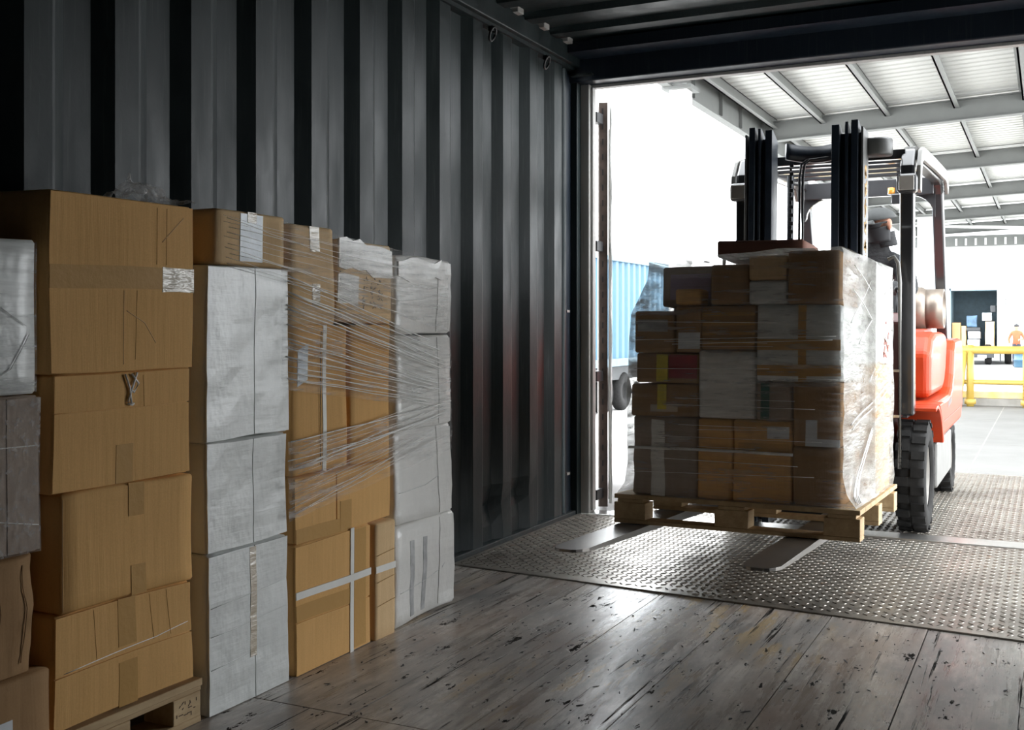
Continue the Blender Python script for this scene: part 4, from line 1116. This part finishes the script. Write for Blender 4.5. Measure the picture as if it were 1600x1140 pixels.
# ------------------------------------------------------------------ people
def body_mesh(name, J, E, root):
    me = bpy.data.meshes.new(name + '_skeleton'); names = list(J)
    me.from_pydata([J[n][:3] for n in names], [(names.index(a), names.index(b)) for a, b in E], [])
    o = bpy.data.objects.new(name + '_skeleton', me); COL.objects.link(o)
    sk_ = o.modifiers.new('skin', 'SKIN'); sk_.use_smooth_shade = True; o.modifiers.new('sub', 'SUBSURF').levels = 2
    lay = me.skin_vertices[0].data
    for i, n in enumerate(names):
        r = J[n][3]; lay[i].radius = r if isinstance(r, tuple) else (r, r); lay[i].use_root = (n == root)
    dg = bpy.context.evaluated_depsgraph_get(); dg.update()
    out = bpy.data.meshes.new_from_object(o.evaluated_get(dg)); out.name = name
    bpy.data.objects.remove(o); bpy.data.meshes.remove(me)
    for p in out.polygons: p.use_smooth = True
    return out
def dress(me, mats, pick):
    me.materials.clear()
    for m_ in mats: me.materials.append(MATS[m_])
    for p in me.polygons: p.material_index = pick(p.center)
SP = [('pel', 'bel'), ('bel', 'che'), ('che', 'nck'), ('nck', 'hd0'), ('hd0', 'hd1'), ('hd1', 'hd2'), ('che', 'shl'), ('shl', 'ell'), ('ell', 'wrl'), ('wrl', 'hal'), ('che', 'shr'), ('shr', 'elr'), ('elr', 'wrr'), ('wrr', 'har'),
      ('pel', 'hil'), ('hil', 'knl'), ('knl', 'anl'), ('anl', 'tol'), ('pel', 'hir'), ('hir', 'knr'), ('knr', 'anr'), ('anr', 'tor')]
for h_ in 'lr':
    for i in range(4): SP.append(('ha' + h_, f'f{h_}{i}')); SP.append((f'f{h_}{i}', f'g{h_}{i}'))
    SP.append(('wr' + h_, 't' + h_)); 
dv = thing('person', 'forklift driver in dark jacket and grey cap seated behind the mast', 'person', (FX, FY, 0))
J = dict(pel=(.04, 1.02, 1.16, .135), bel=(.06, 1.00, 1.28, .13), che=(.10, .96, 1.43, .145), nck=(.135, .89, 1.58, .062), hd0=(.15, .87, 1.64, .068), hd1=(.158, .86, 1.70, .082), hd2=(.16, .87, 1.76, .066),
         shl=(.275, .94, 1.49, .075), ell=(.36, .70, 1.28, .052), wrl=(.20, .43, 1.33, .035), hal=(.155, .37, 1.345, .034),
         shr=(-.065, .92, 1.49, .075), elr=(-.20, .68, 1.28, .052), wrr=(-.15, .42, 1.32, .035), har=(-.125, .36, 1.34, .034),
         hil=(.13, .98, 1.16, .095), knl=(.17, .56, 1.14, .07), anl=(.17, .42, .73, .045), tol=(.17, .28, .68, .035),
         hir=(-.06, .98, 1.16, .095), knr=(-.12, .56, 1.14, .07), anr=(-.12, .42, .73, .045), tor=(-.12, .28, .68, .035))
for h_, s_ in (('l', 1), ('r', -1)):
    hx, hy, hz, _ = J['ha' + h_]
    for i in range(4):
        ox = (i - 1.5) * .019
        J[f'f{h_}{i}'] = (hx + ox * .6 - s_ * .01, hy - .045 + abs(i - 1.3) * .006, hz + .012 + ox * .5, .0095); J[f'g{h_}{i}'] = (hx + ox * .6 - s_ * .015, hy - .06, hz - .022 + ox * .5, .008)
    J['t' + h_] = (hx - s_ * .045, hy + .01, hz + .0, .010)
me = body_mesh('body', J, SP, 'pel')
def pick(c):
    if c.z > 1.60: return 1
    if c.y < .455 and c.z > 1.2: return 3
    if c.z < 1.20 and c.y < .93 or c.z < 1.1: return 2
    return 0
dress(me, ['jacket', 'skin', 'trousers', 'glove'], pick)
bo = obj('body', me, None, dv)
HM = Matrix.Translation((.157, .862, 1.705)) @ Matrix.Rotation(R(-52), 4, 'Z') @ Matrix.Rotation(R(10), 4, 'X') @ Matrix.Scale(.90, 4)   # head frame: faces local -y
def hpart(name, mat, fn, nu, nv, th=.006):
    o = MB().grid(lambda u, v: HM @ Vector(fn(u, v)), nu, nv).build(name, mat, dv); md = o.modifiers.new('thick', 'SOLIDIFY'); md.thickness = th; return o
hpart('cap', 'cap_cloth', lambda u, v: (.104 * math.cos(v * 1.57) * math.cos(u * 6.2832), .114 * math.cos(v * 1.57) * math.sin(u * 6.2832) + .004, .028 + .085 * math.sin(v * 1.57)), 28, 10)
hpart('cap_brim', 'cap_cloth', lambda u, v: (.095 * math.cos(math.pi + u * math.pi) * (1 + .0 * v), -.10 - .06 * v * math.sin(u * math.pi) ** .7 + .02 * abs(u - .5), .028 - .022 * v), 16, 5)
hpart('face_mask', 'black_cloth', lambda u, v: ((.107 - .02 * v) * math.cos(math.pi * (.93 + 1.14 * u)), (.116 - .03 * v) * math.sin(math.pi * (.93 + 1.14 * u)) - .004, -.02 - .10 * v), 20, 8)
hpart('neck_gaiter', 'jacket', lambda u, v: (.082 * math.cos(u * 6.2832) * (1 - .12 * v), .082 * math.sin(u * 6.2832) * (1 - .12 * v) + .012 + .02 * v, -.06 - .10 * v), 20, 6)
hpart('sunglasses', 'black_cloth', lambda u, v: (.110 * math.cos(math.pi * (.9 + 1.2 * u)), .121 * math.sin(math.pi * (.9 + 1.2 * u)) - .002, .012 - .032 * v * (1 if .2 < u < .8 else .35)), 24, 3, .005)
nz_ = MB().sphere(HM @ Vector((0, -.118, -.015)), (.016, .02, .022), 10, 8).build('nose', 'skin', dv)
for s_ in (-1, 1):
    e_ = MB().sphere(HM @ Vector((s_ * .106, .012, -.012)), (.016, .024, .034), 12, 8).build('ear', 'skin', dv)

# ------------------------------------------------------------------ beyond the dock
# blue container on a truck chassis
X0 = XO - 10.2
bt = thing('container_truck', 'pale blue corrugated container on a truck parked beyond the dock', 'truck', (X0, 0, -1.2))
pfb = []
y = 20.0
while y < 34: pfb += [(y, 0), (y + .16, 0), (y + .22, -.06), (y + .38, -.06)]; y += .44
mb = MB(); n = len(pfb); zb, zt = 1.42, 4.0
mb.add([(d, a, zb) for a, d in pfb] + [(d, a, zt) for a, d in pfb], [(i, i + 1, n + i + 1, n + i) for i in range(n - 1)])
o = mb.build('side_panel', 'blue_container', bt, fix=False)
MB().box(-2.4, -.07, 20, 34, 1.3, 4.1).build('box_body', 'blue_container', bt)
MB().box(-.10, .04, 20, 34, 4.0, 4.13).build('top_rail', 'blue_container_rail', bt); MB().box(-.10, .05, 20, 34, 1.24, 1.44).build('bottom_rail', 'blue_container_rail', bt)
MB().box(-2.2, -.25, 20, 34, .85, 1.2).build('chassis', 'chassis', bt)
for y in (22.4, 26.9, 28.3):
    for x in (-2.1, -.35):
        t_ = MB(); t_.lathe([(.25, -.14), (.45, -.15), (.52, -.1), (.52, .1), (.45, .15), (.25, .14), (.2, .05), (0, .05)], 24, 'x', (x, y, .52)); t_.build('wheel', 'tyre', bt)
for y in (24.6, 25.4): MB().box(-.5, -.2, y, y + .5, .45, 1.1).build('tool_box', 'chassis', bt)

# platform, dark container with goods, white building
struct('ground_platform', MB().box(XO - 14, XO + 16, 45.5, 62, -1.2, -.55), 'concrete')
YC = 50.9
ct = thing('cargo_container', 'slate grey open container loaded with goods in the far yard', 'container', (XO - 2.9, YC, -.55))
W2 = .98
for x0, x1, z0, z1, nm in ((-W2, -W2 + .06, .62, 3.28, 'side_wall'), (W2 - .06, W2, .62, 3.28, 'side_wall'), (-W2, W2, 3.18, 3.30, 'roof'), (-W2, W2, .55, .67, 'floor')):
    MB().box(x0, x1, 0, 6, z0, z1).build(nm, 'slate_container', ct)
MB().box(-W2 + .06, W2 - .06, 2.2, 2.3, .67, 3.18).build('end_wall', 'slate_inside', ct)
MB().box(W2, W2 + .06, -1.0, 0, .62, 3.2).build('door', 'roof_trim', ct)
MB().box(W2 - .06, W2 + .02, -.08, 0, .62, 3.28).build('door_post', 'roof_trim', ct)
for x in (-.6, .55):
    MB().lathe([(.2, -.12), (.42, -.13), (.46, -.08), (.46, .08), (.42, .13), (.2, .12), (0, .05)], 20, 'x', (x, .5, .46)).build('wheel', 'tyre', ct)
MB().box(-.8, .8, -.02, .06, .30, .55).build('bumper', 'chassis', ct); MB().box(.15, .5, -.05, -.02, .28, .42).build('number_plate', 'roof_trim', ct)
MB().lathe([(0, -.05), (.09, -.05), (.09, 0), (0, 0)], 12, 'y', (-.1, -.02, .46)).build('tail_lamp', 'roof_trim', ct)
def goods(name, label, mat, x, z, w_, h_, cat, y=.6, crum=.05, seed=0, dd=.6):
    Carton(name, label, cat, (dd, w_ - .02, h_ - .02), (XO - 2.9 + x, YC + y, -.55 + .67 + z), (0, 0, R(-90)), mat, seed, amp=min(crum, .012 if cat in ('box', 'tray') else .03), group='goods in the far container')
goods('cardboard_box', 'tall brown box at the left inside the far open container', 'cardboard_dark', -.72, 0, .36, 1.15, 'box', seed=90)
goods('cardboard_box', 'slim brown box beside the white sacks in the far container', 'cardboard', -.42, 0, .2, 1.0, 'box', seed=91)
goods('sack', 'white sack lowest in the middle of the far container', 'white_bag', -.02, 0, .5, .42, 'sack', seed=92)
goods('sack', 'white sack second from below in the far container', 'white_bag', .0, .43, .5, .33, 'sack', seed=93)
goods('sack', 'blue bundle above the white sacks in the far container', 'blue_bag', -.1, .95, .44, .5, 'sack', seed=94, dd=.4)
goods('tray', 'dark tray below the blue bundle in the far container', 'black_cloth' if False else 'chassis', -.05, .78, .6, .16, 'tray', crum=.01, seed=95)
goods('cardboard_box', 'pale tan box at the right inside the far open container', 'cardboard_pale', .62, 0, .38, 1.2, 'box', seed=96)
goods('sack', 'white bundle on top of the tan box in the far container', 'white_bag', .50, 1.21, .40, .36, 'sack', seed=97)
goods('sack', 'dark bundle at the right top in the far container', 'chassis', .75, 1.58, .22, .3, 'sack', seed=98)

wbld = thing('warehouse', 'white warehouse wall with a grey vent behind the far container', 'building', (XO, 58, -1.2))
MB().box(-9, 16, 0, 6, 0, 6.2).build('wall', 'white_wall', wbld)
tv = thing('box_trailer', 'white box trailer with a grey vent beside the far container', 'trailer', (XO, 51.5, -.55))
p0 = at(1562, 500, y=51.5).x - XO
MB().box(p0, p0 + 2.4, 0, 5, .55, 3.25).build('box_body', 'white_wall', tv, bevel=.03)
vt = MB().box(p0 + .22, p0 + .75, -.03, 0, 2.55, 2.95).build('vent', 'roof_steel', tv)
for i in range(5): MB().box(p0 + .24, p0 + .73, -.05, -.03, 2.58 + i * .075, 2.62 + i * .075).build('vent_slat', 'roof_trim', vt)
for x in (.3, 2.0): MB().lathe([(.2, -.12), (.42, -.13), (.46, -.08), (.46, .08), (.42, .13), (.2, .12), (0, .05)], 20, 'x', (p0 + x, .8, .46)).build('wheel', 'tyre', tv)
MB().box(p0, p0 + .05, -.04, .1, .1, .55).build('mud_flap', 'chassis', tv)
# worker by a barrel
pb = at(1590, 560, y=48.5)
br = thing('barrel', 'blue plastic barrel in front of the worker in orange', 'barrel', (pb.x + .18, 48.3, -.55))
MB().lathe([(0, 0), (.30, 0), (.31, .04), (.31, .26), (.33, .28), (.33, .32), (.31, .34), (.31, .56), (.33, .58), (.33, .62), (.31, .64), (.30, .82), (0, .82)], 24, 'z').build('barrel_body', 'blue_plastic', br)
wk = thing('person', 'worker in an orange shirt standing behind the blue barrel', 'person', (pb.x - .05, 49.0, -.55))
J2 = dict(pel=(0, 0, .95, .13), bel=(0, 0, 1.1, .125), che=(0, 0, 1.32, .14), nck=(0, -.01, 1.48, .055), hd0=(0, -.02, 1.54, .07), hd1=(0, -.02, 1.62, .09), hd2=(0, -.01, 1.69, .07),
          shl=(.18, 0, 1.38, .07), ell=(.29, -.06, 1.13, .048), wrl=(.14, -.22, 1.10, .034), hal=(.08, -.25, 1.11, .034), shr=(-.18, 0, 1.38, .07), elr=(-.29, -.03, 1.12, .048), wrr=(-.25, -.15, .92, .034), har=(-.24, -.18, .85, .034),
          hil=(.09, 0, .90, .09), knl=(.10, -.01, .50, .065), anl=(.10, .02, .09, .045), tol=(.11, -.14, .04, .035), hir=(-.09, 0, .90, .09), knr=(-.10, -.01, .50, .065), anr=(-.10, .02, .09, .045), tor=(-.11, -.14, .04, .035))
for h_, s_ in (('l', 1), ('r', -1)):
    hx, hy, hz, _ = J2['ha' + h_]
    for i in range(4):
        ox = (i - 1.5) * .02; J2[f'f{h_}{i}'] = (hx + ox * .3, hy - .03 + ox, hz - .04, .0095); J2[f'g{h_}{i}'] = (hx + ox * .3, hy - .035 + ox, hz - .075, .008)
    J2['t' + h_] = (hx - s_ * .035, hy - .02, hz + .0, .010)
me2 = body_mesh('body', J2, SP, 'pel')
dress(me2, ['orange_cloth', 'skin', 'trousers'], lambda c: 1 if c.z > 1.47 or (c.y < -.17 and c.z > .7) else 2 if c.z < .93 else 0)
obj('body', me2, None, wk)
MB().sphere((0, .0, 1.66), (.098, .105, .085), 16, 10).build('hair', 'black_cloth', wk)
